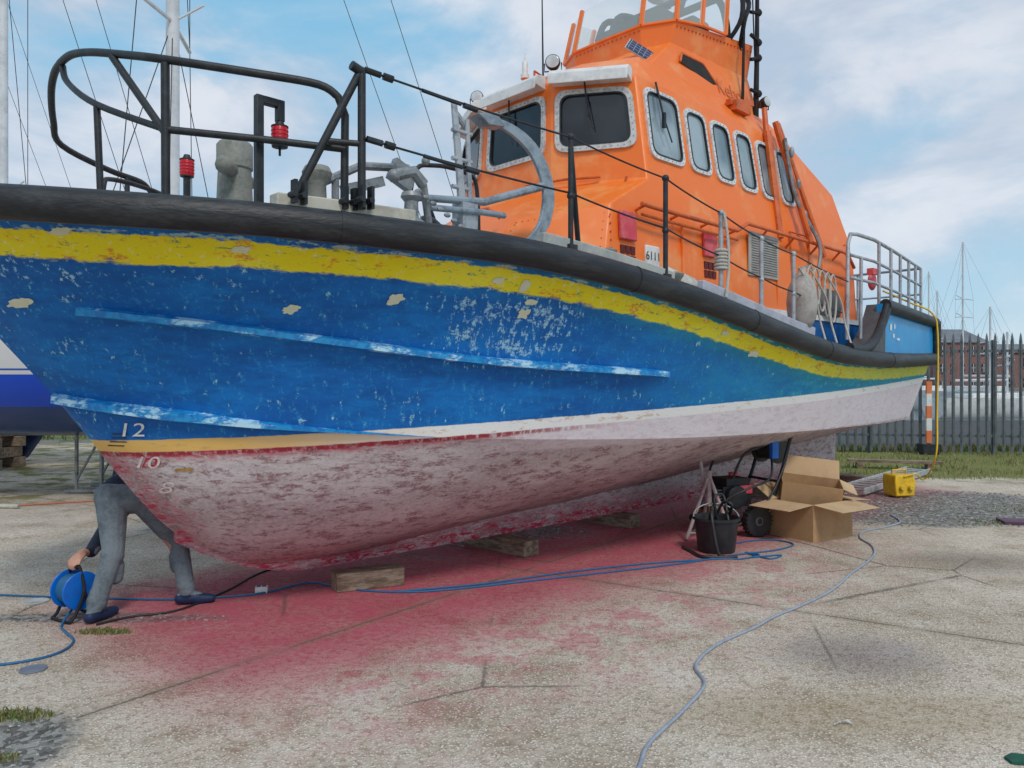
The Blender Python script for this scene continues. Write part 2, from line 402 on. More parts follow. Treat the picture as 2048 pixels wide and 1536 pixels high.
for k in range(4):
    z=1.205+k*.026
    pts=[onhull(-1.06,z,.004),onhull(-1.0+.01*(k%2),z,.004),onhull(-1.0,z+.008,.004),onhull(-1.06,z+.008,.004)]
    if all(pts): mb=MB();mb.add(pts,[(0,1,2,3)]);mb.obj('draught_tick',BLACK,boat,smooth=0)
mb=MB();p=[onhull(-.76,1.045,.006),onhull(-.68,1.05,.006),onhull(-.68,1.068,.006),onhull(-.76,1.063,.006)]
mb.add(p,[(0,1,2,3)]);mb.obj('anode_plate',paint('brass plate',(.5,.30,.06),(.2,.1,.03),20,.5),boat,smooth=0)
def board(s0,s1,inset,zoff,h,th,mat,name,n=14):
    mb=MB();vs=[]
    for i in range(n+1):
        s=s0+(s1-s0)*i/n;a=sheer_s(s);b=a[1]-inset;z=a[2]+zoff
        vs+= [V((s,-b,z)),V((s,-b-.012,z+h)),V((s,-b+th,z+h)),V((s,-b+th,z))]
    mb.add(vs,[(i*4+j,i*4+(j+1)%4,i*4+4+(j+1)%4,i*4+4+j) for i in range(n) for j in range(4)]+[(0,1,2,3),tuple(n*4+j for j in range(4))])
    return mb.obj(name,mat,boat,smooth=30,bevel=.008)
board(-.56,.22,.10,-.02,.13,.09,CREAM,'toe_board')
board(1.18,2.55,.12,-.02,.15,.07,paint('pale grey board',(.46,.47,.44),(.33,.35,.34),5,.6),'toe_board')
board(2.9,5.0,.10,-.02,.17,.05,paint('lilac grey board',(.46,.48,.56),(.34,.35,.4),5,.6),'toe_board')
BRB=paint('bright blue paint',(.002,.27,.62),(.008,.34,.68),3,.4)
for side in(1,-1):
    mb=MB();vs=[];n=30
    for i in range(n+1):
        s=6.95+3.33*i/n;a=sheer_s(s)
        vs+= [V((s,-side*(a[1]+.005),a[2]-.03)),V((s,-side*(a[1]+.0),2.56)),V((s,-side*(a[1]-.06),2.56)),V((s,-side*(a[1]-.06),a[2]-.03))]
    mb.add(vs,[(i*4+j,i*4+j+1,i*4+5+j,i*4+4+j) for i in range(n) for j in range(3)]+[(0,1,2,3)])
    mb.obj('stern_bulwark',BRB,boat,smooth=40)
mb=MB();mb.box((10.27,0,2.3),(.06,2.78,.5));mb.obj('stern_bulwark',BRB,boat)
for i,(s,z,w,h) in enumerate([(7.35,2.3,.05,.08),(7.55,2.32,.03,.06),(7.5,2.2,.05,.05),(7.75,2.17,.09,.03)]):
    a=sheer_s(s);mb=MB();mb.box((s,-a[1]-.012,z),(w,.006,h));mb.obj('bulwark_marking',WT,boat,smooth=0)
CHAR=paint('charcoal moulding',(.055,.06,.065),(.09,.095,.10),4,.5)
mb=MB();vs=[];n=24
for i in range(n+1):
    f=i/n;s=5.9+1.15*f;a=sheer_s(s);zt=a[2]-.0+.60*(f**2.2);b=a[1]+.015
    vs+= [V((s,-b,a[2]-.05)),V((s,-b-.01,zt)),V((s,-b+.22,zt+.0)),V((s,-b+.28,a[2]-.05))]
mb.add(vs,[(i*4+j,i*4+j+1,i*4+5+j,i*4+4+j) for i in range(n) for j in range(3)]+[tuple(n*4+j for j in range(4))])
mb.obj('bulwark_end',CHAR,boat,smooth=50)
mb=MB();P=[]
for i in range(20):
    f=i/19;s=5.6+1.45*f;a=sheer_s(s);P.append(V((s,-a[1]-.04,a[2]+.0+.57*max(0,(f-.1)/.9)**2.6)))
mb.tube(P,.075,10,ell=(.05,.06));mb.obj('rubbing_strake',RUBBER,boat,smooth=60)
# -------------------------------------------------- superstructure
levels=[
[(1.5,0,2.45),(1.5,.75,2.45),(2.3,1.47,2.38),(6.0,1.47,2.3),(7.4,1.45,2.25),(7.4,0,2.25)],
[(2.0,0,3.02),(2.0,.72,3.02),(2.45,1.43,3.12),(6.0,1.43,3.1),(7.33,1.42,3.1),(7.33,0,3.1)],
[(2.70,0,3.46),(2.70,.5,3.46),(3.03,1.38,3.43),(6.0,1.38,3.43),(7.27,1.38,3.43),(7.27,0,3.43)],
[(2.75,0,4.49),(2.75,.46,4.48),(3.09,1.2,4.42),(6.0,1.2,4.42),(7.2,1.2,4.02),(7.2,0,4.1)],
[(3.2,0,4.80),(3.22,.45,4.79),(3.42,.98,4.76),(5.9,.96,4.74),(7.12,.9,4.16),(7.12,0,4.2)]]
mb=MB()
for side in(1,-1):
    vs=[V((p[0],-side*p[1],p[2])) for lv in levels for p in lv]
    fs=[(l*6+j,l*6+j+1,l*6+7+j,l*6+6+j) for l in range(4) for j in range(5)]
    fs+=[(24,25,28,29),(25,26,27,28)]
    mb.add(vs,fs)
wh=mb.obj('wheelhouse',ORANGE,boat,smooth=20,bevel=.02);wh['label']='orange wheelhouse with raked front windows'
for z0,z1,bb,mt,nm in((1.95,2.34,1.5,paint('plinth blue',(.004,.08,.28),(.01,.12,.36),4,.45),'plinth'),(2.34,2.40,1.515,WHITE,'plinth_trim')):
    mb=MB();mb.prism([V((3.0,-bb,z0)),V((7.45,-bb+.02,z0)),V((7.45,bb-.02,z0)),V((3.0,bb,z0))],(0,0,z1-z0));mb.obj(nm,mt,boat)
mb=MB();mb.prism([V((1.40,-.8,2.3)),V((2.25,-1.49,2.3)),V((2.99,-1.49,2.3)),V((2.99,1.49,2.3)),V((2.25,1.49,2.3)),V((1.4,.8,2.3))],(0,0,.16));mb.obj('plinth',ORANGE_D,boat)
def quadpt(A,B,C,D,u,v): return (A*(1-u)+B*u)*(1-v)+(D*(1-u)+C*u)*v
def window(A,B,C,D,u0,u1,v0,v1,name,rad=.3,glass=GLASS,fw=.045,tap=0,frame=FRAME,studs=True):
    c=[quadpt(A,B,C,D,u,v) for u,v in((u0,v0),(u1,v0),(u1-tap,v1),(u0+tap,v1))]
    nrm=(c[1]-c[0]).cross(c[3]-c[0]).normalized();cen=sum(c,V())/4
    if nrm.dot(cen-V((4.5,0,cen.z)))<0: nrm=-nrm
    def rr(shrink,off):
        pts=[];cc=[]
        for i in range(4):
            p=c[i];a=(c[i-1]-p).normalized();b=(c[(i+1)%4]-p).normalized();cc.append(p+(a+b)*shrink)
        for i in range(4):
            p=cc[i];a=cc[i-1]-p;b=cc[(i+1)%4]-p;R=min(rad*.4,.12)-shrink*.3
            pa=p+a.normalized()*R;pb=p+b.normalized()*R
            for k in range(7):
                f=k/6;pts.append((pa*(1-f)+p*f)*(1-f)+(p*(1-f)+pb*f)*f+nrm*off)
        return pts
    n=28;mb=MB()
    r0=rr(0,-.005);r1=rr(0,.022);r2=rr(fw,.022);r3=rr(fw,-.002);r4=rr(fw+.003,.004)
    mb.add(r0+r1+r2+r3,[(l*n+i,l*n+(i+1)%n,(l+1)*n+(i+1)%n,(l+1)*n+i) for l in range(3) for i in range(n)])
    r5=rr(fw,.026);r6=rr(fw+.014,.026);r7=rr(fw+.014,.004)
    mb.add(r5+r6+r7,[(l*n+i,l*n+(i+1)%n,(l+1)*n+(i+1)%n,(l+1)*n+i) for l in range(2) for i in range(n)],2)
    mb.add(r4,[tuple(range(n))],1)
    if studs:
        rs=rr(fw*.5,.022);L_=[0]
        for i in range(n): L_.append(L_[-1]+(rs[(i+1)%n]-rs[i]).length)
        tot=L_[-1];m=int(tot/.06)
        for k in range(m):
            d=k*tot/m
            for i in range(n):
                if L_[i]<=d<L_[i+1]:
                    p=rs[i].lerp(rs[(i+1)%n],(d-L_[i])/(L_[i+1]-L_[i]));mb.cyl(p,p+nrm*.006,.005,.004,6,3);break
    ob=mb.obj(name,[frame,glass,BLACK,GALV],wh,smooth=30);return ob,nrm,c
lv=lambda l,j,side=1:V((levels[l][j][0],-side*levels[l][j][1],levels[l][j][2]))
PF=(lv(2,1),lv(2,2),lv(3,2),lv(3,1))
w1,nf,cf=window(*PF,.05,.94,.31,.90,'window',.34,fw=.05)
CF=(lv(2,1,-1),lv(2,1),lv(3,1),lv(3,1,-1))
w2,nc,cc_=window(*CF,.07,.93,.30,.90,'window',.34,fw=.05)
SF=(lv(2,2,-1),lv(2,1,-1),lv(3,1,-1),lv(3,2,-1))
window(*SF,.06,.93,.30,.90,'window',.34,fw=.05)
for Q,nq in((PF,nf),(CF,nc)):
    mb=MB();mb.tube([quadpt(*Q,.42,.97)+nq*.05,quadpt(*Q,.44,.62)+nq*.045],.008,6);mb.tube([quadpt(*Q,.44,.8)+nq*.05,quadpt(*Q,.49,.5)+nq*.045],.006,6);mb.obj('wiper',BLACK,wh)
for Q,a,b in((PF,.03,.95),(CF,.08,.92),(SF,.05,.97)):
    mb=MB();p=[quadpt(*Q,a,.94),quadpt(*Q,b,.94)]
    nn=(Q[1]-Q[0]).cross(Q[3]-Q[0]).normalized()
    if nn.x>0: nn=-nn
    prof=[(.0,.135),(.11,.115),(.155,.07),(.165,-.03),(.15,-.03),(.13,.02),(.0,.0)]
    poly=[p[0]+nn*x+V((0,0,z)) for x,z in prof];mb.prism(poly,p[1]-p[0]);mb.obj('visor',WHITE,wh,smooth=0,bevel=.006)
for side in(1,-1):
    A,B,C,D=lv(2,2,side),lv(2,3,side),lv(3,3,side),lv(3,2,side)
    def us(s): return (s-3.06)/2.94
    for i,(s0,s1,v0,v1) in enumerate([(3.13,3.68,.22,.92),(3.77,4.15,.22,.88),(4.23,4.60,.21,.87),(4.69,5.05,.20,.87),(5.14,5.48,.19,.86),(5.57,5.9,.19,.86)]):
        window(A,B,C,D,us(s0),us(s1),v0,v1,'window',.28,GLASS2,.035,frame=FRAME2,studs=(side==1))
A,B,C,D=lv(2,2),lv(2,3),lv(3,3),lv(3,2)
mb=MB();mb.tube([quadpt(A,B,C,D,.09,1.0)+V((0,-.03,0)),quadpt(A,B,C,D,.10,.66)+V((0,-.05,0))],.01,6);mb.box(quadpt(A,B,C,D,.10,.62)+V((0,-.05,0)),(.03,.03,.14));mb.tube([quadpt(A,B,C,D,.10,.66)+V((0,-.05,0)),quadpt(A,B,C,D,.13,.42)+V((0,-.05,0))],.007,6);mb.obj('wiper',BLACK,wh)
FB=[[(3.38,0,4.74),(3.40,.45,4.74),(3.62,.93,4.72),(5.88,.93,4.72),(5.9,0,4.72)],
    [(4.15,0,5.22),(4.16,.45,5.22),(4.3,.74,5.24),(5.8,.80,5.24),(5.82,0,5.24)],
    [(4.12,0,5.45),(4.13,.48,5.45),(4.32,.80,5.46),(5.82,.86,5.62),(5.84,0,5.62)]]
mb=MB()
for side in(1,-1):
    vs=[V((p[0],-side*p[1],p[2])) for l in FB for p in l];mb.add(vs,[(l*5+j,l*5+j+1,l*5+6+j,l*5+5+j) for l in range(2) for j in range(4)]+[(5,6,9),(6,7,8,9)])
fb=mb.obj('flybridge',ORANGE,boat,smooth=20,bevel=.015)
fb['label']='orange flying bridge with vent and windscreen'
mb=MB()
for side in(1,-1):
    A=V((4.3,-side*.74,5.24));B=V((5.8,-side*.80,5.24));C=V((5.82,-side*.86,5.6));D=V((4.32,-side*.8,5.44))
    for k in range(22):
        p=quadpt(A,B,C,D,(k+.5)/22,.85);mb.sphere(p,.012,6)
    A=V((4.15,0,5.22));B=V((4.16,-side*.45,5.22));C=V((4.13,-side*.48,5.45));D=V((4.12,0,5.45))
    for k in range(8): mb.sphere(quadpt(A,B,C,D,(k+.5)/8,.8),.012,6)
o=mb.obj('rivet_row',ORANGE_D,fb);o['kind']='stuff'
def fbside(s,z):
    f=(z-4.72)/.52;return V((s,-(.93-.14*f)-.006,z))
mb=MB();mb.add([fbside(*q) for q in((4.3,5.0),(4.38,5.12),(4.78,5.12),(4.98,4.93),(4.9,4.91),(4.45,4.97))],[(0,1,2,3,4,5)]);mb.obj('vent',DARK,fb,smooth=0)
mb=MB();mb.tube([fbside(4.3,5.0),fbside(4.38,5.12),fbside(4.78,5.12),fbside(4.98,4.93)],.014,6);mb.obj('vent_lip',ORANGE_D,fb)
GH=paint('ghost lettering',(.60,.16,.04),(.78,.24,.07),12,.6)
text_on('Kebo',5.25,4.92,.17,GH,'lettering',proj=lambda s,z:fbside(s,z)+V((0,-.006,0)),par=fb,label='faint removed name lettering')
mb=MB();mb.box((0,0,0),(.22,.30,.012));mb.box((0,0,.008),(.2,.28,.006),mi=1)
for k in range(5): mb.box((0,-.12+k*.06,.0125),(.2,.004,.003),mi=2)
for k in range(3): mb.box((-.05+k*.05,0,.0125),(.004,.28,.003),mi=2)
mb.obj('solar_panel',[SILVER,paint('solar cell',(.01,.02,.08),(.02,.03,.12),9,.2),SILVER],fb,loc=(3.84,-.68,5.03),rot=(.75,-.75,.3))
rim=[(5.2,.86,5.56),(4.75,.84,5.53),(4.32,.80,5.46),(4.13,.48,5.45),(4.12,0,5.45),(4.13,-.48,5.45),(4.32,-.8,5.46),(4.75,-.84,5.53),(5.2,-.86,5.56)]
top=[(x+.12,b*.95,z+.52) for x,b,z in rim]
R0=[L(*p) for p in rim];R1=[L(*p) for p in top]
mb=MB()
for i in range(len(rim)):
    if i not in(4,): mb.tube([R0[i],R1[i]],.028,4)
    if i<len(rim)-1: mb.tube([R0[i],R0[i+1]],.02,6)
mb.obj('windscreen_frame',ORANGE,fb)
for i in range(8):
    mb=MB();mb.add([R0[i],R0[i+1],R1[i+1],R1[i]],[(0,1,2,3)]);mb.obj('windscreen_pane',CLEAR,fb,smooth=0)
mb=MB();mb.box((4.75,0,5.55),(.35,.9,.55));mb.box((5.2,.35,5.55),(.35,.4,.6),mi=1);mb.box((5.2,-.35,5.55),(.35,.4,.6),mi=1);mb.obj('bridge_console',[BLACKM,BLACKM],fb,bevel=.03)
mb=MB()
for b in(-.5,.5,.7): mb.tube(smoothpath([(5.7,b-.1,5.3),(5.66,b-.1,5.9),(5.45,b-.1,6.15),(4.9,b-.1,6.1),(4.7,b-.1,5.8)],5),.04,8)
mb.tube([(5.45,-.6,6.15),(5.45,.6,6.15)],.045,8);mb.tube([(5.1,-.6,6.12),(5.1,.6,6.12)],.04,8)
mb.lathe((5.3,0,6.2),[(.05,0),(.05,.15),(.25,.15),(.27,.22),(.25,.34),(.12,.38)],18,1)
mb.obj('radar_arch',[BLACKM,WHITE],fb,smooth=40)
mb=MB()
mb.tube([(5.75,-.93,4.72),(5.74,-.95,5.4),(5.72,-.97,6.6)],[.035,.028,.02],8)
mb.tube([(5.5,-.9,4.7),(5.5,-.95,7.2)],[.018,.010],6)
mb.tube([(5.95,-.85,4.4),(5.65,-.92,6.8)],.008,5)
mb.tube(smoothpath([(5.35,-.75,5.5),(5.4,-.95,5.8),(5.5,-.85,6.3),(5.45,-.6,6.9)],5),.03,6)
mb.tube(smoothpath([(5.6,-.8,5.5),(5.45,-.95,5.75),(5.62,-.9,6.1),(5.4,-.7,6.5)],5),.028,6)
for z,e in((5.0,.02),(5.42,-.05),(5.6,.06),(5.95,-.03)): mb.tube([(5.76,-.98,z),(5.60,-.95,z+e)],.022,6);mb.sphere((5.74,-.97,z),.045,7)
mb.obj('aerial',BLACKM,fb)
mb=MB();mb.tube([(3.9,.75,4.7),(3.88,.76,6.4)],[.014,.006],6);mb.obj('aerial',[BLACK],fb)
mb=MB()
for x,b in((3.9,.9),(4.1,.95)): mb.tube([(x,b,4.7),(x,b,5.3)],.014,6)
for z in(4.9,5.1,5.3): mb.tube([(3.9,.9,z),(4.1,.95,z)],.012,6)
mb.obj('boarding_ladder',ORANGE_D,fb)
def spot(p,post,name='searchlight',r=.075,d=V((-.8,-.6,.05))):
    d=d.normalized();R=d.to_track_quat('Z','Y').to_matrix();mb=MB();p=V(p)
    mb.tube([V(post),p-V((0,0,r*1.0))],.014,6);mb.lathe(p,[(r*.35,-.1),(r*.8,-.05),(r,-.0),(r,.04),(r*.9,.045)],18,0,R=R)
    mb.lathe(p+d*.046,[(r*.88,0),(r*.6,.006),(.01,.009)],18,1,R=R)
    mb.tube([p+R@V((-r-.01,0,0)),p+R@V((-r-.01,0,0))-V((0,0,r*1.1)),p+R@V((r+.01,0,0))-V((0,0,r*1.1)),p+R@V((r+.01,0,0))],.007,6)
    return mb.obj(name,[BLACK,paint('lamp glass',(.6,.62,.62),(.4,.43,.45),4,.15)],wh,smooth=40)
spot((3.05,-.2,4.82),(3.05,-.2,4.62))
spot((2.85,.72,4.66),(2.85,.72,4.45),r=.07)
spot((5.6,-1.12,4.82),(5.6,-1.15,4.5),r=.06,d=V((-.2,-1,.1)))
mb=MB();mb.tube([(2.95,.1,4.6),(2.95,.1,4.72)],.03,8,0);mb.lathe((2.95,.1,4.72),[(.045,0),(.045,.04),(.03,.05),(.032,.16),(.012,.19),(.008,.26)],12,1)
mb.obj('beacon',[ORANGE,WHITE],wh,smooth=40)
mb=MB();mb.tube([(3.02,.2,4.62),(3.02,.2,4.72),(3.02,-.05,4.72)],.012,6);mb.obj('roof_rail',ORANGE_D,wh)
def trunkside(s,z):
    f=(z-2.38)/.74;return V((s,-(1.47-.04*f)-.004,z))
for s0 in(2.52,3.80):
    mb=MB();z0,z1=2.82,3.07
    mb.prism([trunkside(s0,z0),trunkside(s0+.22,z0),trunkside(s0+.22,z1-.03),trunkside(s0+.19,z1),trunkside(s0+.03,z1),trunkside(s0,z1-.03)],(0,-.035,0))
    mb.obj('red_cover',REDP,wh,bevel=.01)
    mb=MB()
    for i in range(3):
        for j in range(2): mb.box(trunkside(s0+.05+.07*i,2.74-.085*j),(.056,.012,.07))
    mb.obj('vent_grille',paint('dark red recess',(.13,.008,.006),(.08,.008,.006),9,.6),wh,smooth=0)
mb=MB();mb.box(trunkside(2.98,2.72),(.20,.03,.19));mb.obj('number_plate',[WHITE],wh,bevel=.01)
text_on('6111',2.98,2.72,.075,DARK,'plate_number',proj=lambda s,z:trunkside(s,z)+V((0,-.019,0)),par=wh)
mb=MB();mb.box(V((4.95,-1.46,2.95)),(.62,.02,.46))
for k in range(16): mb.box(V((4.95,-1.474,2.76+k*.025)),(.54,.008,.008),mi=1)
mb.obj('louvre',[paint('beige louvre',(.42,.40,.36),(.33,.31,.28),8,.6),GALV],wh,bevel=.005)
mb=MB();mb.tube([(5.6,-1.43,2.45),(5.6,-1.43,3.3),(6.05,-1.43,3.3),(6.05,-1.43,2.45)],.014,6);mb.obj('door_frame',ORANGE_D,wh)
mb=MB()
P=[(2.75,-1.52,3.14),(3.0,-1.53,3.13),(4.3,-1.53,3.12),(4.5,-1.53,3.22),(6.9,-1.52,3.20),(7.15,-1.5,3.05)]
mb.tube(P,.02,8);mb.tube([(p[0],p[1],p[2]-.09) for p in P[:3]],.015,6)
for s in(2.78,3.3,3.8,4.3,4.9,5.5,6.1,6.7): mb.tube([(s,-1.53,3.13 if s<4.4 else 3.21),(s,-1.42,3.10)],.014,6)
mb.tube([(6.2,-1.44,2.5),(6.2,-1.5,2.9),(7.0,-1.5,2.9),(7.0,-1.44,2.5)],.014,6)
mb.tube([(2.72,-.2,3.5),(2.62,-.25,3.50),(2.68,-.7,3.49),(2.85,-.98,3.49)],.012,6)
mb.tube([(2.95,-1.2,3.47),(2.93,-1.2,3.38),(3.0,-1.3,3.3)],.01,6)
mb.tube([(1.85,-.3,3.02),(1.78,-.3,3.10),(1.8,-.62,3.10),(1.9,-.66,3.02)],.014,6)
o=mb.obj('handrail',ORANGE_D,wh,smooth=60)
mb=MB()
A,B,C,D=lv(0,1),lv(0,2),lv(1,2),lv(1,1)
nn=(B-A).cross(D-A).normalized()
if nn.y>0: nn=-nn
for u in(.06,.5,.94):
    for k in range(9): p=quadpt(A,B,C,D,u,.08+.1*k);mb.cyl(p,p+nn*.008,.009,.007,6)
for k in range(14): p=quadpt(A,B,C,D,.06+.063*k,.92);mb.cyl(p,p+nn*.008,.009,.007,6)
for k in range(9): p=trunkside(2.42,2.45+.07*k);mb.cyl(p,p+V((0,-.008,0)),.009,.007,6)
for z in [2.5+.12*i for i in range(8)]:
    b=1.45-(z-2.3)*.05
    for s in(6.35,7.1): mb.cyl((s,-b+.03,z),(s,-b-.012,z),.010,.008,6)
o=mb.obj('bolt_row',ORANGE_D,wh);o['kind']='stuff'
for s in(3.45,4.25,5.25,6.35): mb=MB();mb.box(V((s,-1.455,2.75)),(.012,.02,.66));mb.obj('panel_seam',ORANGE,wh)
for u in(.45,.7):
    p=quadpt(A,B,C,D,u,.8);mb=MB();mb.lathe(p,[(.03,0),(.03,.01),(.01,.015)],12,R=nn.to_track_quat('Z','Y').to_matrix());mb.obj('filler_cap',REDP,wh)
mb=MB()
mb.tube([(5.42,-1.25,4.42),(5.38,-1.42,3.2)],.045,8);mb.tube([(5.45,-1.2,4.7),(5.42,-1.25,4.3)],.03,8)
mb.tube([(5.55,-1.28,4.55),(5.85,-1.55,3.2)],.035,8);mb.tube([(5.62,-1.27,4.55),(6.1,-1.6,3.05)],.03,8)
mb.box((5.05,-1.05,4.62),(.3,.25,.10));mb.box((5.1,-1.1,4.7),(.5,.06,.06),rot=Euler((0,-.2,0)))
mb.obj('davit',ORANGE_D,wh,smooth=40)
mb=MB();mb.tube(smoothpath([(5.58,-1.38,4.35),(5.7,-1.45,3.7),(5.95,-1.6,3.2),(5.9,-1.62,2.9)],5),.02,6)
for k in range(3): mb.sphere((5.66+.08*k,-1.42-.04*k,4.2-.35*k),.05,8,0,(.6,.6,1.3))
mb.obj('davit_block',GALV,wh,smooth=50)
# -------------------------------------------------- rails
pt=[(-.18,1.55,2.62),(-.18,1.56,3.18),(-.22,1.55,3.28),(-.32,1.5,3.34),(-.62,1.36,3.36),(-1.03,1.07,3.41),(-1.15,.78,3.49),(-1.24,.45,3.58),(-1.28,.2,3.63),(-1.29,0,3.64)]
pt=pt[:2]+smoothpath(pt[2:],5)
full=[L(*p) for p in pt]+[L(p[0],-p[1],p[2]) for p in pt[::-1][1:]]
mb=MB();mb.tube(full,.0235,10)
for sd in(1,-1): mb.tube([L(p[0],p[1]*sd,p[2]) for p in [(-.18,1.56,2.98),(-.6,1.37,2.99),(-1.03,1.07,3.02)]],.021,8)
mb.tube([L(-1.03,1.07,3.39),L(-1.03,1.08,2.58)],.024,8);mb.tube([L(-1.19,.68,3.5),L(-1.03,1.07,3.0)],.022,8)
mb.tube(smoothpath([L(-1.28,.0,3.62),L(-1.28,.12,3.48),L(-1.22,.5,3.26),L(-1.03,1.07,3.02)],5),.020,8)
mb.tube([L(-1.22,.5,3.25),L(-1.2,.52,2.58)],.020,8);mb.tube([L(-.45,-1.43,3.34),L(-.45,-1.43,2.56)],.021,8);mb.tube([L(-.45,-1.43,3.2),L(-.75,-1.25,2.58)],.019,8)
mb.obj('pulpit',BLACK,boat,smooth=60)['label']='black tubular bow rail'
def stan(s,z1,mat,diag=None,r=.020,inset=.12):
    a=sheer_s(s);b=a[1]-inset;z0=a[2]+.02
    mb=MB();top=L(s,b,z1);mb.tube([L(s,b,z0),top],r,8);mb.sphere(top,r*1.5,8);mb.sphere(L(s,b,(z0+z1)/2),r*1.45,8)
    mb.box(L(s,b,z0+.02),(.08,.06,.10))
    if diag: mb.tube([L(s,b,z1-.08),L(s+diag[0],b-diag[1],z0+.02)],r,8);mb.box(L(s+diag[0],b-diag[1],z0+.02),(.07,.05,.08))
    mb.obj('stanchion',mat,boat,smooth=50);return top
tA=V(L(-.13,1.66,3.44))
mb=MB();mb.tube([L(-.13,1.66,2.62),tA],.024,8);mb.tube([tA,L(-.47,1.5,2.66)],.023,8);mb.tube([L(-.13,1.66,3.42),L(-.20,1.66,3.44)],.028,8)
mb.tube([L(-.13,1.66,3.0),L(-.3,1.57,3.0)],.018,8)
for p in((-.47,1.5),(-.13,1.66),(-.18,1.56)):
    for d in(-.03,.03): mb.box(L(p[0]+d,p[1]+.05,2.68),(.02,.05,.13));mb.cyl(L(p[0]+d-.015,p[1]+.09,2.66),L(p[0]+d-.015,p[1]+.03,2.66),.018,n=8)
mb.obj('stanchion',BLACK,boat,smooth=50)
tB=stan(1.43,3.33,BLACK,(.32,.2));tC=stan(2.44,3.21,BLACK)
tD=stan(3.2,3.05,GALVL);tE=stan(3.88,2.92,GALVL);tF=stan(4.54,2.86,GALVL);tG=L(5.9,1.95,2.72)
def wire(a,b,mb,r=.007,sag=.012,n=8):
    a=V(a);b=V(b);mb.tube([a.lerp(b,i/n)-V((0,0,sag*4*(i/n)*(1-i/n))) for i in range(n+1)],r,6)
tops=[tA,tB,tC,tD,tE,tF,tG];mids=[L(-.13,1.68,3.03)]
for s,z1 in((1.43,3.33),(2.44,3.21),(3.2,3.05),(3.88,2.92),(4.54,2.86),(5.9,2.72)):
    a=sheer_s(s);mids.append(L(s,a[1]-.12,(a[2]+z1)/2+.03))
for T_ in(tops,mids):
    mb=MB()
    for i in range(6): wire(T_[i],T_[i+1],mb,.0075)
    a,b=T_[0],T_[1];d=(b-a).normalized()
    for k,(x0,x1,r) in enumerate([(.02,.12,.02),(.14,.2,.024),(.40,.68,.013),(.70,.8,.02)]): mb.tube([a+d*x0-V((0,0,.03*x0)),a+d*x1-V((0,0,.03*x1))],r,6)
    mb.obj('guard_wire',BLACK,boat,smooth=60)
# anchor
mb=MB()
mb.tube([L(.52,1.3,2.86),L(1.15,1.3,2.93),L(1.78,1.28,3.16)],[.026,.03,.036],8)
arm=smoothpath([(1.10,0,3.55),(1.42,0,3.53),(1.68,0,3.41),(1.83,0,3.17),(1.81,0,2.92),(1.68,0,2.74),(1.50,0,2.64)],7)
n=len(arm);vs=[]
for i in range(n):
    p=arm[i];q0=arm[max(0,i-1)];q1=arm[min(n-1,i+1)];dx,dz=q1[0]-q0[0],q1[2]-q0[2];l=math.hypot(dx,dz);nx,nz=-dz/l,dx/l
    w=.008+.054*math.sin(math.pi*(.04+.92*i/(n-1)))
    for sg,b in((1,1.27),(1,1.30),(-1,1.30),(-1,1.27)): vs.append(L(p[0]+nx*w*sg,b,p[2]+nz*w*sg))
mb.add(vs,[(i*4+j,i*4+(j+1)%4,i*4+4+(j+1)%4,i*4+4+j) for i in range(n-1) for j in range(4)]+[(0,1,2,3),tuple((n-1)*4+j for j in range(4))])
mb.tube([L(.62,1.34,2.80),L(1.1,1.34,2.84),L(1.35,1.3,2.86)],.024,8)
mb.prism([L(1.06,1.22,3.55),L(1.24,1.22,3.60),L(1.32,1.22,3.51),L(1.16,1.22,3.49)],(0,-.12,0))
mb.prism([L(1.40,1.2,2.60),L(1.62,1.2,2.60),L(1.66,1.2,2.72),L(1.55,1.2,2.72)],(0,-.12,0))
mb.obj('anchor',ANCH,boat,smooth=40,bevel=.005)['label']='galvanised anchor lashed upright on deck'
mb=MB()
mb.tube([L(.98,1.28,2.6),L(.93,1.28,3.1),L(.9,1.25,3.62)],[.034,.03,.024],8)
mb.tube([L(1.04,1.28,2.6),L(1.0,1.28,3.5)],[.022,.018],8);mb.box(L(.98,1.28,2.76),(.14,.12,.26));mb.box(L(1.0,1.28,2.62),(.4,.3,.06))
mb.tube([L(.9,1.25,3.55),L(1.02,1.25,3.45)],.024,8)
for z in(3.0,3.2,3.4): mb.cyl(L(.86,1.28,z),L(1.04,1.28,z),.016,n=8)
mb.obj('anchor_post',GALVL,boat,smooth=40)
mb=MB()
c=L(.38,1.45,2.72);mb.lathe(c-V((0,0,.1)),[(.09,0),(.09,.03),(.05,.06),(.045,.16),(.07,.19),(.06,.22)],14)
mb.tube([L(.3,1.4,2.95),L(.42,1.42,2.99),L(.5,1.42,2.92)],.040,8);mb.tube([L(.5,1.42,2.92),L(.58,1.38,2.66)],.026,8)
mb.sphere(L(.28,1.4,2.94),.045,10);mb.box(L(.5,1.35,2.62),(.3,.25,.08));mb.sphere(L(.52,1.42,3.08),.03,8)
for k in range(8): mb.sphere(L(.44+.06*k,1.45,2.86-.03*k),.024,7,0,(1.2,.7,.7))
mb.obj('windlass',GALV,boat,smooth=40)
mb=MB()
for k in range(5): mb.tube(smoothpath([L(.35+.1*k,1.3,2.68),L(.5+.08*k,1.1,2.78),L(.75+.05*k,.95,2.72),L(.95,.8,2.66)],4),.022,6)
mb.obj('hose_bundle',BLACK,boat,smooth=60)
mb=MB();bx=L(-.42,.6,2.58);mb.lathe(bx,[(.2,0),(.2,.03),(.15,.09),(.12,.1),(.105,.42),(.115,.43),(.115,.58),(.10,.60)],20)
mb.tube([L(-.55,.75,2.98),L(-.27,.44,2.98)],.05,12);mb.sphere(L(-.26,.43,2.98),.058,10);mb.sphere(L(-.56,.76,2.98),.058,10)
mb.obj('mooring_bitt',BRONZE,boat,smooth=40)
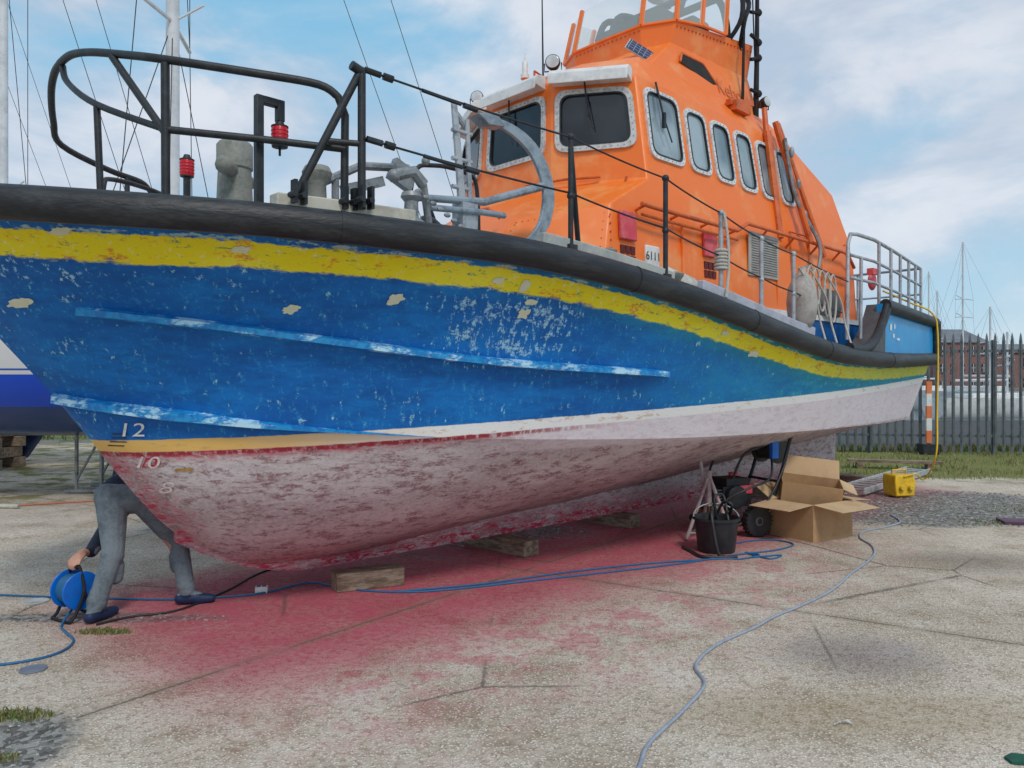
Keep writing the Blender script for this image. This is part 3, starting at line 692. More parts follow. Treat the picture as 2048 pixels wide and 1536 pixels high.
mb=MB();mb.lathe(L(-.0,.92,2.56),[(.13,0),(.12,.06),(.07,.12),(.06,.36),(.09,.40),(.10,.44),(.08,.48)],18);mb.obj('capstan',BRONZE,boat,smooth=40)
mb=MB();bq=.045
def sq(P):
    for a,b in zip(P[:-1],P[1:]):
        a=V(a);b=V(b);c=(a+b)/2;d=b-a
        if abs(d.z)>abs(d.x): mb.box(c,(bq,bq,abs(d.z)+bq))
        else: mb.box(c,(abs(d.x)-bq,bq,bq))
sq([L(-.59,1.3,2.6),L(-.59,1.3,3.24),L(-.46,1.3,3.24),L(-.46,1.3,3.16)]);mb.obj('lantern_post',BLACK,boat,bevel=.004)
for (s,b,z) in((-.46,1.3,3.05),(-.5,.0,3.12)):
    mb=MB();mb.lathe(L(s,b,z),[(.046,-.055),(.048,-.05),(.048,.05),(.046,.055)],16,1);mb.lathe(L(s,b,z+.055),[(.05,0),(.05,.008),(.03,.014),(.02,.04)],16);mb.lathe(L(s,b,z-.065),[(.03,0),(.046,.004),(.046,.010)],16)
    for k in range(4): mb.lathe(L(s,b,z-.035+.022*k),[(.050,0),(.051,.003),(.050,.006)],16,1)
    if b==0: mb.tube([L(s,b,z-.065),L(s,b,2.6)],.025,8)
    else: mb.tube([L(s,b,z-.065),L(s,b,z-.11)],.008,6)
    mb.obj('lantern',[BLACK,REDL],boat,smooth=40)['label']='red navigation lantern'
mb=MB();mb.tube([L(.05,.9,2.95),L(.35,.9,3.12),L(.75,.9,3.18),L(.9,.9,3.1)],.030,8);mb.box(L(.7,.9,3.12),(.2,.06,.16),rot=Euler((0,.4,0)));mb.tube([L(.15,.9,3.02),L(.15,.9,2.58)],.026,8)
mb.box(L(.4,.85,3.0),(.35,.05,.07),rot=Euler((0,-.35,0)))
mb.obj('cable_davit',GALV,boat,smooth=40)
mb=MB();mb.tube(smoothpath([L(.9,.7,2.6),L(.95,.7,3.2),L(1.15,.7,3.32),L(1.5,.7,3.32),L(1.6,.7,3.2),L(1.62,.7,2.7)],5),.018,8);mb.tube([L(1.0,.7,3.2),L(1.25,.7,2.7)],.016,8);mb.obj('deck_hoop',BLACK,boat,smooth=60)
mb=MB();mb.tube(smoothpath([L(-.9,-.5,2.6),L(-.9,-.5,3.0),L(-.8,-.6,3.1),L(-.4,-.8,3.1),L(-.3,-.8,3.0),L(-.3,-.8,2.6)],5),.018,8);mb.obj('deck_hoop',BLACK,boat,smooth=60)
for s,b in((1.9,1.85),(2.7,1.9)):
    a=sheer_s(s);mb=MB();mb.lathe(L(s,b,a[2]),[(.08,0),(.06,.03),(.03,.10),(.06,.14),(.065,.16),(.02,.18)],14);mb.obj('deck_vent',BRONZE,boat,smooth=40)
mb=MB();p=[L(2.62,1.78,2.46),L(3.05,1.82,2.38)];mb.tube([p[0],p[0].lerp(p[1],.1),p[0].lerp(p[1],.9),p[1]],[.05,.12,.12,.05],14);mb.obj('fender',paint('dirty white fabric',(.58,.57,.52),(.36,.34,.30),7,.85,bump=.4),boat,smooth=60)
mb=MB();c=L(4.85,1.93,2.46);mb.lathe(c,[(.03,-.32),(.09,-.29),(.135,-.2),(.15,-.05),(.135,.1),(.08,.22),(.04,.26),(.04,.31)],18);mb.tube([c+V((0,0,.3)),L(4.95,1.98,2.8)],.012,6)
mb.obj('fender',paint('dirty buoy',(.42,.39,.36),(.26,.24,.21),5,.6),boat,smooth=60)['label']='grey pear shaped fender hanging from the rail'
mb=MB()
for k in range(6):
    mb.tube([tD+V((.04*math.cos(2*math.pi*i/16),.045*math.sin(2*math.pi*i/16),-.32-.03*k)) for i in range(17)],.014,6)
mb.tube(smoothpath([tD+V((0,-.03,0)),tD+V((.03,-.05,-.25)),tD+V((.05,-.04,-.5)),tD+V((.0,-.05,-.72))],5),.013,6);mb.obj('rope_coil',ROPE,boat,smooth=60)
mb=MB()
for k in range(5):
    mb.tube([L(4.95+.13*k+.08*math.cos(2*math.pi*i/20),1.97,2.62+(.17+.02*k)*math.sin(2*math.pi*i/20)-.03*k) for i in range(21)],.010,6)
for x in(5.0,5.25,5.6): mb.tube(smoothpath([L(x-.3,1.97,2.75),L(x,1.99,2.5),L(x+.1,2.0,2.25),L(x+.02,2.1,2.02)],5),.010,6)
mb.obj('rope_coil',ROPE,boat,smooth=60)
mb=MB()
def srail(pts,z,r=.022): mb.tube([L(s,b,z) for s,b in pts],r,8)
pl=[(6.3,1.80),(7.0,1.80),(8.0,1.66),(9.0,1.5),(9.9,1.36)]
mb.tube([L(6.18,1.82,2.1),L(6.25,1.8,3.2),L(6.32,1.8,3.32),L(6.5,1.8,3.34)]+[L(s,b,3.34) for s,b in pl[1:4]],.022,8)
srail(pl,3.08,.018);srail(pl,2.82,.018)
mb.tube([L(6.55,1.82,2.1),L(6.62,1.8,3.08)],.02,8)
for s,b in((7.2,1.78),(7.8,1.7),(8.4,1.6),(9.0,1.5),(9.5,1.42),(9.9,1.36)): mb.tube([L(s,b,2.5),L(s,b,3.34)],.02,8)
mb.tube([L(9.0,1.5,3.34),L(9.9,1.36,3.34),L(9.95,-1.36,3.34)],.02,8);mb.tube([L(9.9,1.36,2.95),L(9.95,-1.36,2.95)],.016,8)
for b in(-1.36,-.5,.4): mb.tube([L(9.95,b,2.5),L(9.95,b,3.34)],.018,8)
for s in(7.2,8.2,9.2): mb.tube([L(s,-1.6,2.5),L(s,-1.6,3.34)],.02,8)
mb.tube([L(6.6,-1.75,3.34),L(9.95,-1.36,3.34)],.02,8)
mb.obj('stern_rail',GALVL,boat,smooth=60)
mb=MB();mb.sphere(L(7.45,1.6,2.9),.09,12,0,(1,.5,1.3));mb.box(L(7.45,1.6,3.02),(.13,.08,.08));mb.obj('lifebuoy_light',REDP,boat,smooth=50)
mb=MB();mb.sphere(L(7.3,1.2,2.9),.25,14,0,(1,.8,.9));mb.obj('liferaft_canister',WHITE,boat,smooth=60)
mb=MB();mb.lathe(L(6.45,1.3,2.4),[(.3,0),(.32,.1),(.26,.3),(.1,.36)],18);mb.obj('aft_hatch',CHAR,boat,smooth=40)
# ------------------------------------------------------------------ WORLD / LIGHT
w=bpy.data.worlds.new('World');scene.world=w;w.use_nodes=True;nt=w.node_tree
class WT_(NT):
    def __init__(s): s.nt=nt;s.tc=nt.nodes.new('ShaderNodeTexCoord')
t=WT_();sky=nt.nodes.new('ShaderNodeTexSky');sky.sky_type='NISHITA';sky.sun_disc=False
sky.sun_elevation=math.radians(48);sky.sun_rotation=math.radians(160)
g=t.tc.outputs['Generated'];vm=t.map(g,(1,1,2.2),(0,0,.5),(2.3,1.1,.2))
n1=t.noise(vm,1.6,5,.52,.5);n2=t.noise(vm,4.0,6,.58,.3);n3=t.noise(vm,2.6,4,.5,.2);Zs=t.sep(g)[2]
cl=t.st(t.m('ADD',t.m('MULTIPLY',n1,.65),t.m('MULTIPLY',n2,.35)),.39,.57)
c1=t.mix(t.st(Zs,.0,.5),(3.0,4.8,6.0),(1.7,3.9,5.7))
c2=t.mix(t.st(n2,.38,.62),(3.6,4.4,5.4),(5.6,5.9,6.4))
c2=t.mix(t.m('MULTIPLY',t.st(n3,.48,.66),.6),c2,(3.3,3.9,4.8))
c=t.mix(cl,c1,c2);c=t.mix(t.m('MULTIPLY',t.st(Zs,.22,.02),.35),c,(4.4,5.3,6.0))
c=t.mix(.08,c,sky.outputs[0])
bg=nt.nodes['Background'];nt.links.new(c,bg.inputs[0]);bg.inputs[1].default_value=.138
sl=bpy.data.lights.new('sun','SUN');sl.energy=1.5;sl.angle=math.radians(12);sl.color=(1,.93,.84)
so=bpy.data.objects.new('sun',sl);COL.objects.link(so);so.rotation_euler=(math.radians(42),0,math.radians(20))
# ------------------------------------------------------------------ GROUND
def ground_mat():
    t=NT('yard ground');ob=t.tc.outputs['Object'];X,Y,_=t.sep(ob)
    nL=t.noise(ob,.45,4,.6);nM=t.noise(ob,1.8,6,.7);nF=t.noise(ob,22,4,.75);nX=t.noise(ob,110,2,.7)
    vo=t.vor(ob,62);vo2=t.vor(ob,105)
    base=t.mix(t.st(nL,.35,.65),(.66,.56,.45),(.50,.41,.32))
    base=t.mix(t.m('MULTIPLY',t.st(nM,.48,.66),.6),base,(.31,.22,.14))
    base=t.mix(t.m('MULTIPLY',t.st(nM,.48,.34),.5),base,(.74,.67,.58))
    base=t.mix(t.m('MULTIPLY',t.st(nF,.46,.62),.55),base,(.24,.18,.12))
    ag=t.m('MULTIPLY',t.st(vo,.38,.28),t.st(nF,.36,.50))
    base=t.mix(t.m('MULTIPLY',ag,.75),base,(.86,.80,.69))
    dk=t.m('MULTIPLY',t.st(vo2,.32,.20),t.st(nX,.42,.52))
    base=t.mix(t.m('MULTIPLY',dk,.8),base,(.11,.085,.06))
    def spot(cx,cy,rx,ry,rag=.5):
        dx=t.m('DIVIDE',t.m('SUBTRACT',X,cx),rx);dy=t.m('DIVIDE',t.m('SUBTRACT',Y,cy),ry)
        d=t.m('SQRT',t.m('ADD',t.m('MULTIPLY',dx,dx),t.m('MULTIPLY',dy,dy)))
        return t.m('ADD',d,t.m('MULTIPLY',t.m('SUBTRACT',nM,.5),rag*3))
    base=t.mix(t.m('MULTIPLY',t.st(spot(2.05,4.5,.55,.5,.9),1.2,.2),t.m('ADD',.25,t.m('MULTIPLY',nF,.5))),base,(.15,.12,.135))
    base=t.mix(t.m('MULTIPLY',t.st(spot(1.7,3.75,1.1,.35,.8),1.2,.3),t.m('ADD',.1,t.m('MULTIPLY',nF,.6))),base,(.26,.17,.06))
    base=t.mix(t.m('MULTIPLY',t.st(spot(4.2,7.0,.9,.5,.6),1.2,.3),.5),base,(.18,.15,.12))
    dX=t.m('ADD',X,1.93);dY=t.m('SUBTRACT',Y,5.8)
    S=t.m('ADD',t.m('MULTIPLY',dX,.722),t.m('MULTIPLY',dY,.691));B=t.m('SUBTRACT',t.m('MULTIPLY',dX,.691),t.m('MULTIPLY',dY,.722))
    nR=t.noise(t.map(ob,(1,1,1),(0,0,-.76)),3.2,6,.75)
    Bn=t.m('ADD',t.m('ABSOLUTE',t.m('SUBTRACT',B,.35)),t.m('MULTIPLY',t.m('SUBTRACT',nR,.5),2.6))
    Bn=t.m('ADD',Bn,t.m('MULTIPLY',t.m('SUBTRACT',nL,.5),1.2))
    r=t.m('MULTIPLY',t.m('MULTIPLY',t.st(Bn,1.8,.8),t.st(S,-1.5,-.6)),t.st(S,10.8,9.5))
    r=t.m('MULTIPLY',r,t.m('ADD',.15,t.m('MULTIPLY',t.m('ADD',t.m('MULTIPLY',nF,.6),t.m('MULTIPLY',nX,.5)),1.25)),clamp=True)
    base=t.mix(t.m('MULTIPLY',r,.9),base,(.42,.032,.08))
    Bq=t.m('ADD',B,t.m('MULTIPLY',t.m('SUBTRACT',nL,.5),2.0))
    r2=t.m('MULTIPLY',t.m('MULTIPLY',t.st(Bq,3.6,1.5),t.st(B,-1.5,-.5)),t.m('MULTIPLY',t.st(S,-1.6,0.),t.st(S,6.5,4)))
    base=t.mix(t.m('MULTIPLY',r2,t.m('MULTIPLY',t.st(nR,.45,.58),t.m('ADD',.2,t.m('MULTIPLY',nF,.9)))),base,(.50,.09,.14))
    def joint(x0,y0,x1,y1):
        dx,dy=x1-x0,y1-y0;l=math.hypot(dx,dy);nx,ny=-dy/l,dx/l
        d=t.m('ADD',t.m('MULTIPLY',t.m('SUBTRACT',X,x0),nx),t.m('MULTIPLY',t.m('SUBTRACT',Y,y0),ny))
        return t.m('ABSOLUTE',t.m('ADD',d,t.m('MULTIPLY',t.m('SUBTRACT',nF,.5),.05)))
    j=t.m('MINIMUM',joint(-2.02,3.796,-.47,5.87),joint(.64,6.31,3.14,4.74))
    j=t.m('MINIMUM',j,joint(-6.0,4.1,-3.4,2.2))
    jm=t.m('MULTIPLY',t.st(j,.018,.004),t.st(nM,.38,.5))
    base=t.mix(t.m('MULTIPLY',jm,.8),base,(.10,.085,.06))
    base=t.mix(t.m('MULTIPLY',t.st(j,.09,.02),.28),base,(.24,.19,.13))
    cv=t.vor(t.map(ob,(.42,.42,.42)),1,'DISTANCE_TO_EDGE')
    ck=t.m('MULTIPLY',t.st(t.m('ADD',cv,t.m('MULTIPLY',t.m('SUBTRACT',nF,.5),.03)),.006,.001),t.st(nL,.46,.56))
    base=t.mix(t.m('MULTIPLY',ck,.7),base,(.09,.075,.06))
    gv=t.st(spot(5.2,10.2,2.6,1.6,.25),1.05,.85)
    gv=t.m('MAXIMUM',gv,t.st(spot(-1.6,8.5,2.4,1.0,.25),1.05,.85))
    gv=t.m('MAXIMUM',gv,t.st(spot(-2.9,5.3,.9,.12,.3),1.2,.7))
    gv=t.m('MAXIMUM',gv,t.st(spot(-2.35,3.4,.40,.38,.3),1.2,.8))
    vg=t.vor(ob,32,out='Color');gcol=t.mix(t.st(t.sep(vg)[0],0,1),(.10,.09,.08),(.36,.35,.32))
    gcol=t.mix(t.m('MULTIPLY',r,.6),gcol,(.36,.07,.10))
    base=t.mix(gv,base,gcol)
    gr=t.m('MULTIPLY',t.st(t.m('ADD',Y,t.m('MULTIPLY',t.m('SUBTRACT',nM,.5),2)),12.6,13.4),t.st(X,3,4.5))
    gr=t.m('MAXIMUM',gr,t.m('MULTIPLY',t.st(Y,21,23),t.st(X,-3,-5)))
    gr=t.m('MAXIMUM',gr,t.m('MULTIPLY',t.m('MULTIPLY',t.st(Y,9.5,11.5),t.st(X,-4,-6)),t.st(nM,.47,.6)))
    grass=t.mix(t.st(nF,.35,.65),(.10,.14,.02),(.27,.24,.09))
    base=t.mix(gr,base,grass)
    base=t.mix(t.m('MULTIPLY',t.st(Y,19.6,20.0),t.st(X,2,3)),base,t.mix(nM,(.05,.05,.052),(.12,.12,.12)))
    t.col(base);t.rough(t.m('ADD',.70,t.m('MULTIPLY',nF,.3)));t.b.inputs['Specular IOR Level'].default_value=.25
    t.bump(t.m('SUBTRACT',t.m('ADD',t.m('MULTIPLY',nX,.6),t.m('MULTIPLY',nF,.7)),t.m('MULTIPLY',vo,.6)),.7,.012)
    return t.mat
mb=MB();mb.add([(-900,-60,0),(900,-60,0),(900,1500,0),(-900,1500,0)],[(0,1,2,3)])
gd=mb.obj('ground',ground_mat(),smooth=0);gd['kind']='structure'
def water_mat():
    t=NT('harbour water');ob=t.tc.outputs['Object'];n=t.noise(ob,1.5,4,.6);t.col((.05,.08,.09));t.rough(.12);t.bump(n,.3,.05);return t.mat
mb=MB();mb.add([(14,34,.004),(300,34,.004),(300,88,.004),(14,88,.004)],[(0,1,2,3)]);wa=mb.obj('water',water_mat(),smooth=0);wa['kind']='structure'
mb=MB();rnd=random.Random(3)
def stone(x,y,r):
    vs=[]
    for (a,b,c) in((1,0,0),(-1,0,0),(0,1,0),(0,-1,0),(0,0,1),(.6,.6,.5),(-.6,.5,.6)):
        vs.append((x+a*r*rnd.uniform(.6,1.2),y+b*r*rnd.uniform(.6,1.2),max(0,c)*r*rnd.uniform(.4,.8)-.002))
    mb.add(vs,[(0,2,5),(2,6,5),(5,6,4),(0,5,4),(0,4,3),(3,4,1),(1,4,6),(1,6,2)],rnd.choice((0,0,1,2,2)))
for _ in range(4600):
    a=rnd.uniform(0,6.283);q=math.sqrt(rnd.random());c=rnd.random()
    if c<.64: x,y=5.2+2.7*q*math.cos(a),10.2+1.6*q*math.sin(a)
    elif c<.80: x,y=-1.6+2.4*q*math.cos(a),8.5+1.0*q*math.sin(a)
    elif c<.86: x,y=-2.9+1.1*q*math.cos(a),5.25+.16*q*math.sin(a)
    else: x,y=-2.35+.42*q*math.cos(a),3.4+.40*q*math.sin(a)
    stone(x,y,rnd.uniform(.006,.026) if c<.80 else rnd.uniform(.004,.013))
for _ in range(500): stone(rnd.uniform(-4,6),rnd.uniform(2.8,9),rnd.uniform(.003,.009))
gs=mb.obj('gravel',[paint('stone grey',(.30,.29,.27),(.2,.19,.18),9,.9),paint('stone pale',(.46,.44,.40),(.3,.29,.27),9,.9),paint('stone dark',(.13,.125,.12),(.18,.14,.12),9,.9)],smooth=0);gs['kind']='stuff'
mb=MB()
def blade(x,y,h,mi):
    a=rnd.uniform(0,6.283);wd=h*.09+.003;dx,dy=math.cos(a)*wd,math.sin(a)*wd;lx,ly=rnd.uniform(-.5,.5)*h,rnd.uniform(-.5,.5)*h
    mb.add([(x-dx,y-dy,0),(x+dx,y+dy,0),(x+lx*.4+dx*.6,y+ly*.4+dy*.6,h*.6),(x+lx,y+ly,h)],[(0,1,2),(0,2,3)],mi)
for _ in range(16000):
    x=rnd.uniform(4.2,16);y=12.9+6.8*rnd.random()**1.1
    if math.sin(x*2.3+y)*math.cos(y*1.9-x)+rnd.uniform(-.6,.9)>0: blade(x,y,rnd.uniform(.02,.09),rnd.choice((0,1,1,2)))
for _ in range(3000): blade(rnd.uniform(6,16),rnd.uniform(18.2,18.9),rnd.uniform(.08,.2),rnd.choice((0,1,2)))
for cx,cy,rx,ry,n in((-2.62,4.98,.2,.06,450),(-2.42,3.72,.22,.07,700),(-2.2,3.3,.12,.05,120),(5.6,8.9,.5,.3,300),(6.6,9.8,.7,.4,500)):
    for _ in range(n):
        a=rnd.uniform(0,6.283);q=rnd.random();blade(cx+rx*q*math.cos(a),cy+ry*q*math.sin(a),rnd.uniform(.008,.035),rnd.choice((0,1,2)))
for _ in range(3000): blade(rnd.uniform(-22,-6),rnd.uniform(22,30),rnd.uniform(.05,.25),rnd.choice((0,1)))
gr=mb.obj('grass',[paint('grass green',(.10,.17,.03),(.14,.2,.04),2,.8,bump=0),paint('grass dry',(.32,.27,.12),(.22,.19,.08),2,.8,bump=0),paint('grass olive',(.17,.18,.06),(.11,.12,.03),2,.8,bump=0)],smooth=0);gr['kind']='stuff'
# ------------------------------------------------------------------ fence
fe=empty('palisade_fence',(3,18.9,0),'dark grey steel palisade fence with pointed pales','fence',math.atan2(-1.6,9))
FM=paint('grey fence paint',(.13,.15,.16),(.07,.085,.095),6,.5,metal=.2)
mb=MB();N=76
for i in range(N):
    x=i*.175
    mb.prism([(x-.035,0,.05),(x+.035,0,.05),(x+.035,0,2.55),(x+.02,0,2.68),(x,0,2.76),(x-.02,0,2.68),(x-.035,0,2.55)],(0,.012,0))
    mb.box((x,-.006,1.4),(.02,.02,2.4))
o=mb.obj('pales',FM,fe,smooth=0)
for z in(.42,2.35):
    mb=MB();mb.box((6.6,.05,z),(13.4,.05,.06));mb.obj('rail',FM,fe)
for i in range(6):
    mb=MB();mb.box((.1+i*2.65,.11,1.3),(.08,.06,2.6));mb.obj('post',FM,fe)
# ------------------------------------------------------------------ buildings
def brick_mat(name,c1,c2,sc):
    t=NT(name);ob=t.tc.outputs['Object']
    b=t.nt.nodes.new('ShaderNodeTexBrick');X,Y,Z=t.sep(ob)
    cb=t.nt.nodes.new('ShaderNodeCombineXYZ');t.lk(t.m('ADD',X,Y),cb.inputs[0]);t.lk(Z,cb.inputs[1]);t.lk(cb.outputs[0],b.inputs['Vector'])
    b.inputs['Scale'].default_value=sc;b.inputs['Color1'].default_value=(*c1,1);b.inputs['Color2'].default_value=(*c2,1);b.inputs['Mortar'].default_value=(.3,.27,.24,1)
    n=t.noise(ob,.6,4,.7);t.col(t.mix(t.m('MULTIPLY',t.st(n,.4,.7),.5),b.outputs[0],(.14,.08,.07)));t.rough(.85);return t.mat
BR=brick_mat('red brick',(.30,.10,.08),(.23,.08,.065),3)
SLATE=paint('slate roof',(.18,.19,.21),(.12,.125,.135),.7,.7)
def building(x0,x1,y,dep,h,rh,name,label,nw,fl,cat='building'):
    e=empty(name,((x0+x1)/2,y,0),label,cat);w=(x1-x0)
    mb=MB();mb.box((0,dep/2,h/2),(w,dep,h));mb.obj('wall',BR,e)
    mb=MB();mb.prism([(-w/2-.3,-.3,h),(-w/2-.3,dep+.3,h),(-w/2-.3,dep/2,h+rh)],(w+.6,0,0));mb.obj('roof',SLATE,e,smooth=0)
    for f in range(fl):
        for i in range(nw):
            mb=MB();x=-w/2+w*(i+.5)/nw;z=h*(f+.55)/fl
            mb.box((x,-.03,z),(w/nw*.36,.1,h/fl*.45),mi=1);mb.box((x,-.06,z-h/fl*.25),(w/nw*.42,.2,.15),mi=2)
            mb.box((x,-.09,z),(.08,.06,h/fl*.45));mb.box((x,-.09,z),(w/nw*.36,.06,.08));mb.obj('window',[WHITE,GLASS,SLATE],e)
    return e
building(61.5,69.0,112,14,7.6,2.4,'brick_warehouse','red brick warehouse with grey slate roof across the harbour',5,3)
building(69.8,92,118,12,6.4,1.6,'brick_building','long low red brick building with slate roof',9,2)
building(44,60.5,125,12,4.2,2.0,'brick_building','low red brick quay building with slate roof',8,1)
mb_e=empty('metal_shed',(30,95,0),'grey metal quayside shed with white doors','shed')
mb=MB();mb.box((0,5,2.0),(16,10,4.0));mb.obj('wall',paint('grey cladding',(.35,.37,.4),(.28,.3,.33),1,.6),mb_e)
mb=MB();mb.prism([(-8.2,-.2,4.0),(-8.2,10.2,4.0),(-8.2,5,5.2)],(16.4,0,0));mb.obj('roof',SLATE,mb_e,smooth=0)
for x in(-4,3): mb=MB();mb.box((x,-.05,1.5),(3,.1,3));mb.obj('door',WHITE,mb_e)
qw=MB();qw.box((60,0,.6),(110,1.0,1.2));q=qw.obj('quay_wall',paint('quay stone',(.26,.24,.21),(.15,.14,.12),.8,.85),loc=(0,92,0));tag(q,'long grey stone quay wall across the harbour','wall')
def yacht(x,y,ln,mh,hcol,label,rot=0,base=-.1,fin=False,group=None,mr=.06,beam=.3,sp=.29):
    e=empty('sailing_yacht',(x,y,0),label,'yacht',rot,group)
    mb=MB();n=18;m=9;vs=[]
    for i in range(n+1):
        f=i/n;s=(f-.5)*ln
        hw=beam*.5*ln*max(.02,(1-max(0,(f-.45)/.55)**2.2))*(.72+.28*min(1,f/.45))
        zt=base+1.85*(ln/11)**.7+.25*(f-.4)**2;zb=base+.06*ln*(abs(f-.45)*1.5)**2.2
        for j in range(m):
            a=math.pi*j/(m-1);vs.append(V((s,-hw*math.cos(a),zt-(zt-zb)*math.sin(a)**.75)))
    fs=[(i*m+j,i*m+j+1,(i+1)*m+j+1,(i+1)*m+j) for i in range(n) for j in range(m-1)]
    fs+=[(i*m,(i+1)*m,(i+1)*m+m-1,i*m+m-1) for i in range(n)]+[tuple(range(m)),tuple(n*m+j for j in range(m))]
    mb.add(vs,fs);mb.obj('hull',hcol,e,smooth=40)
    zt=base+1.85*(ln/11)**.7
    mb=MB();mb.prism([(-.2*ln,-.09*ln,zt),(-.2*ln,.09*ln,zt),(.16*ln,.06*ln,zt),(.22*ln,0,zt),(.16*ln,-.06*ln,zt)],(0,0,.42*ln/11));mb.obj('cabin',WHITE,e,bevel=.05)
    mb=MB();mb.tube([(.08*ln,0,zt),(.08*ln,0,zt+mh)],[mr,mr*.85],10)
    for f in(sp,.62):
        mb.tube([(.08*ln-.1,-.085*ln,zt+mh*f-.05),(.08*ln,0,zt+mh*f),(.08*ln-.1,.085*ln,zt+mh*f-.05)],.03,6)
        mb.tube([(.08*ln+.45,.0,zt+mh*f+.25),(.08*ln,0,zt+mh*f)],.02,6)
    mb.tube([(.08*ln,0,zt+.9),(-.28*ln,0,zt+.85)],.06,8)
    mb.obj('mast',paint('white mast',(.66,.68,.70),(.5,.52,.54),2,.35),e,smooth=50)
    mb=MB();rr=.007 if mh>9.9 else .005
    for p in((.5*ln,0),(-.5*ln,0),): mb.tube([(p[0],p[1],zt+.1),(.08*ln,0,zt+mh)],rr,4)
    for sd in(-1,1):
        mb.tube([(.06*ln,sd*.13*ln,zt),(.08*ln-.1,sd*.085*ln,zt+mh*sp),(.08*ln-.1,sd*.085*ln,zt+mh*.62),(.08*ln,0,zt+mh)],rr,4)
        mb.tube([(.02*ln,sd*.13*ln,zt),(.08*ln,0,zt+mh*sp)],rr,4);mb.tube([(.12*ln,sd*.12*ln,zt),(.08*ln,0,zt+mh*sp)],rr,4)
        mb.tube([(.08*ln-.1,sd*.085*ln,zt+mh*sp),(.08*ln,0,zt+mh*.62)],rr,4)
    mb.tube([(.45*ln,0,zt+.1),(.08*ln,0,zt+mh*.8)],rr,4)
    mb.obj('rigging',BLACK if mh>9.9 else GALV,e)
    if fin:
        mb=MB();mb.prism([(.02*ln,-.1,base+.15),(.2*ln,-.1,base+.15),(.13*ln,-.1,.12),(.0,-.1,.12)],(0,.2,0));mb.obj('keel',paint('dark blue antifoul',(.012,.03,.10),(.02,.045,.13),4,.6),e,bevel=.04)
    return e
def yacht_mat():
    t=NT('white and blue yacht paint');ob=t.tc.outputs['Object'];Z=t.sep(ob)[2];n=t.noise(ob,6,4,.6)
    c=t.mix(t.st(Z,1.30,1.305),(.015,.055,.20),(.0,.07,.62));c=t.mix(t.st(Z,1.72,1.725),c,(.72,.73,.74));c=t.mix(t.m('MULTIPLY',t.st(Z,1.77,1.775),t.st(Z,1.80,1.795)),c,(.02,.1,.5))
    t.col(c);t.rough(.25);return t.mat
yacht(-5.85,11.3,11.0,14.5,yacht_mat(),'white yacht with blue stripe and dark blue keel stored ashore',0.04,.85,True,mr=.1)
yacht(-10.9,15.5,9.5,13.0,WHITE,'white yacht with tall mast and rigging stored ashore',-0.1,.85,True,mr=.09,sp=.22)
yacht(-14.6,19.5,9.0,12.0,WHITE,'white yacht with tall mast and rigging stored ashore',0.2,.85,True,mr=.07)
for i,(x,y,ln,mh,rot) in enumerate([(26.2,44,8,8.6,1.9),(27.5,52,8,8.0,.3),(27.0,50,7,6.6,.2),(22.5,37,6,4.4,.3),(25.2,40,6,3.4,.2)]):
    yacht(x,y,ln,mh,WHITE,'small white yacht moored in the harbour',rot,-.3,group='yachts moored in the harbour',mr=.055,sp=.5)
e=empty('marker_board',(9.48,17.6,0),'orange and white striped marker board beside the fence','barrier')
mb=MB()
for k in range(5): mb.box((0,0,.40+k*.28),(.12,.05,.28),mi=0 if k%2==0 else 1)
mb.box((0,0,.12),(.4,.3,.24),mi=2);mb.obj('board',[paint('signal orange',(.7,.2,.07),(.6,.14,.04),5,.5),WHITE,BLACK],e,smooth=0)
# ------------------------------------------------------------------ yard objects
def block(x,y,rot,size,label):
    mb=MB();mb.box((0,0,size[2]/2),size);o=mb.obj('wood_block',WOOD,loc=(x,y,0),rot=(0,0,rot),bevel=.008);tag(o,label,'block','wooden blocks under the keel');return o
PERP=ANG+math.pi/2
block(-1.14,6.12,.45,(.54,.20,.14),'weathered wooden block under the bow end of the keel')
block(-.13,7.5,PERP,(.9,.2,.145),'weathered wooden block under the keel')
block(1.02,8.95,PERP,(1.0,.2,.145),'weathered wooden block under the keel')
block(3.6,11.05,PERP,(1.0,.25,.145),'weathered wooden block under the keel')
block(5.2,12.7,PERP,(1.2,.3,.145),'weathered wooden block under the stern end of the keel')
ps=empty('boat_stand',(2.02,8.0,0),'rusty tripod boat stand splashed with red paint','stand')
STN=paint('stained steel',(.44,.39,.39),(.32,.10,.11),7,.7)
mb=MB();mb.tube([(0,.05,.42),(-.08,.1,.98)],.02,8);mb.tube([(-.14,.1,.98),(-.02,.1,1.0)],.04,8)
for a in(0,2.1,4.2): mb.tube([(0.02,.02,.66),(.27*math.cos(a-.6),.27*math.sin(a-.6),.02)],.018,8)
mb.tube([(.25*math.cos(-.6),.25*math.sin(-.6),.08),(.25*math.cos(1.5),.25*math.sin(1.5),.08),(.25*math.cos(3.6),.25*math.sin(3.6),.08),(.25*math.cos(-.6),.25*math.sin(-.6),.08)],.014,6)
mb.tube([(0.02,.02,.70),(0.02,.02,.34)],.03,8);mb.obj('tripod',STN,ps,smooth=40)
bk=empty('bucket',(1.96,7.42,0),'black plastic bucket with cable draped over its rim','bucket')
BP=paint('black plastic',(.016,.017,.02),(.03,.03,.034),8,.45)
mb=MB();mb.lathe((0,0,0),[(.17,0),(.175,.01),(.205,.30),(.225,.305),(.225,.33),(.21,.33),(.202,.31),(.17,.04),(.01,.035)],28);mb.obj('body',BP,bk,smooth=40)
mb=MB();mb.tube([( .22*math.cos(a),-.0+.1*math.sin(a),.32+.12*math.sin(a)) for a in [math.pi*i/12 for i in range(13)]],.007,6);mb.obj('handle',GALV,bk)
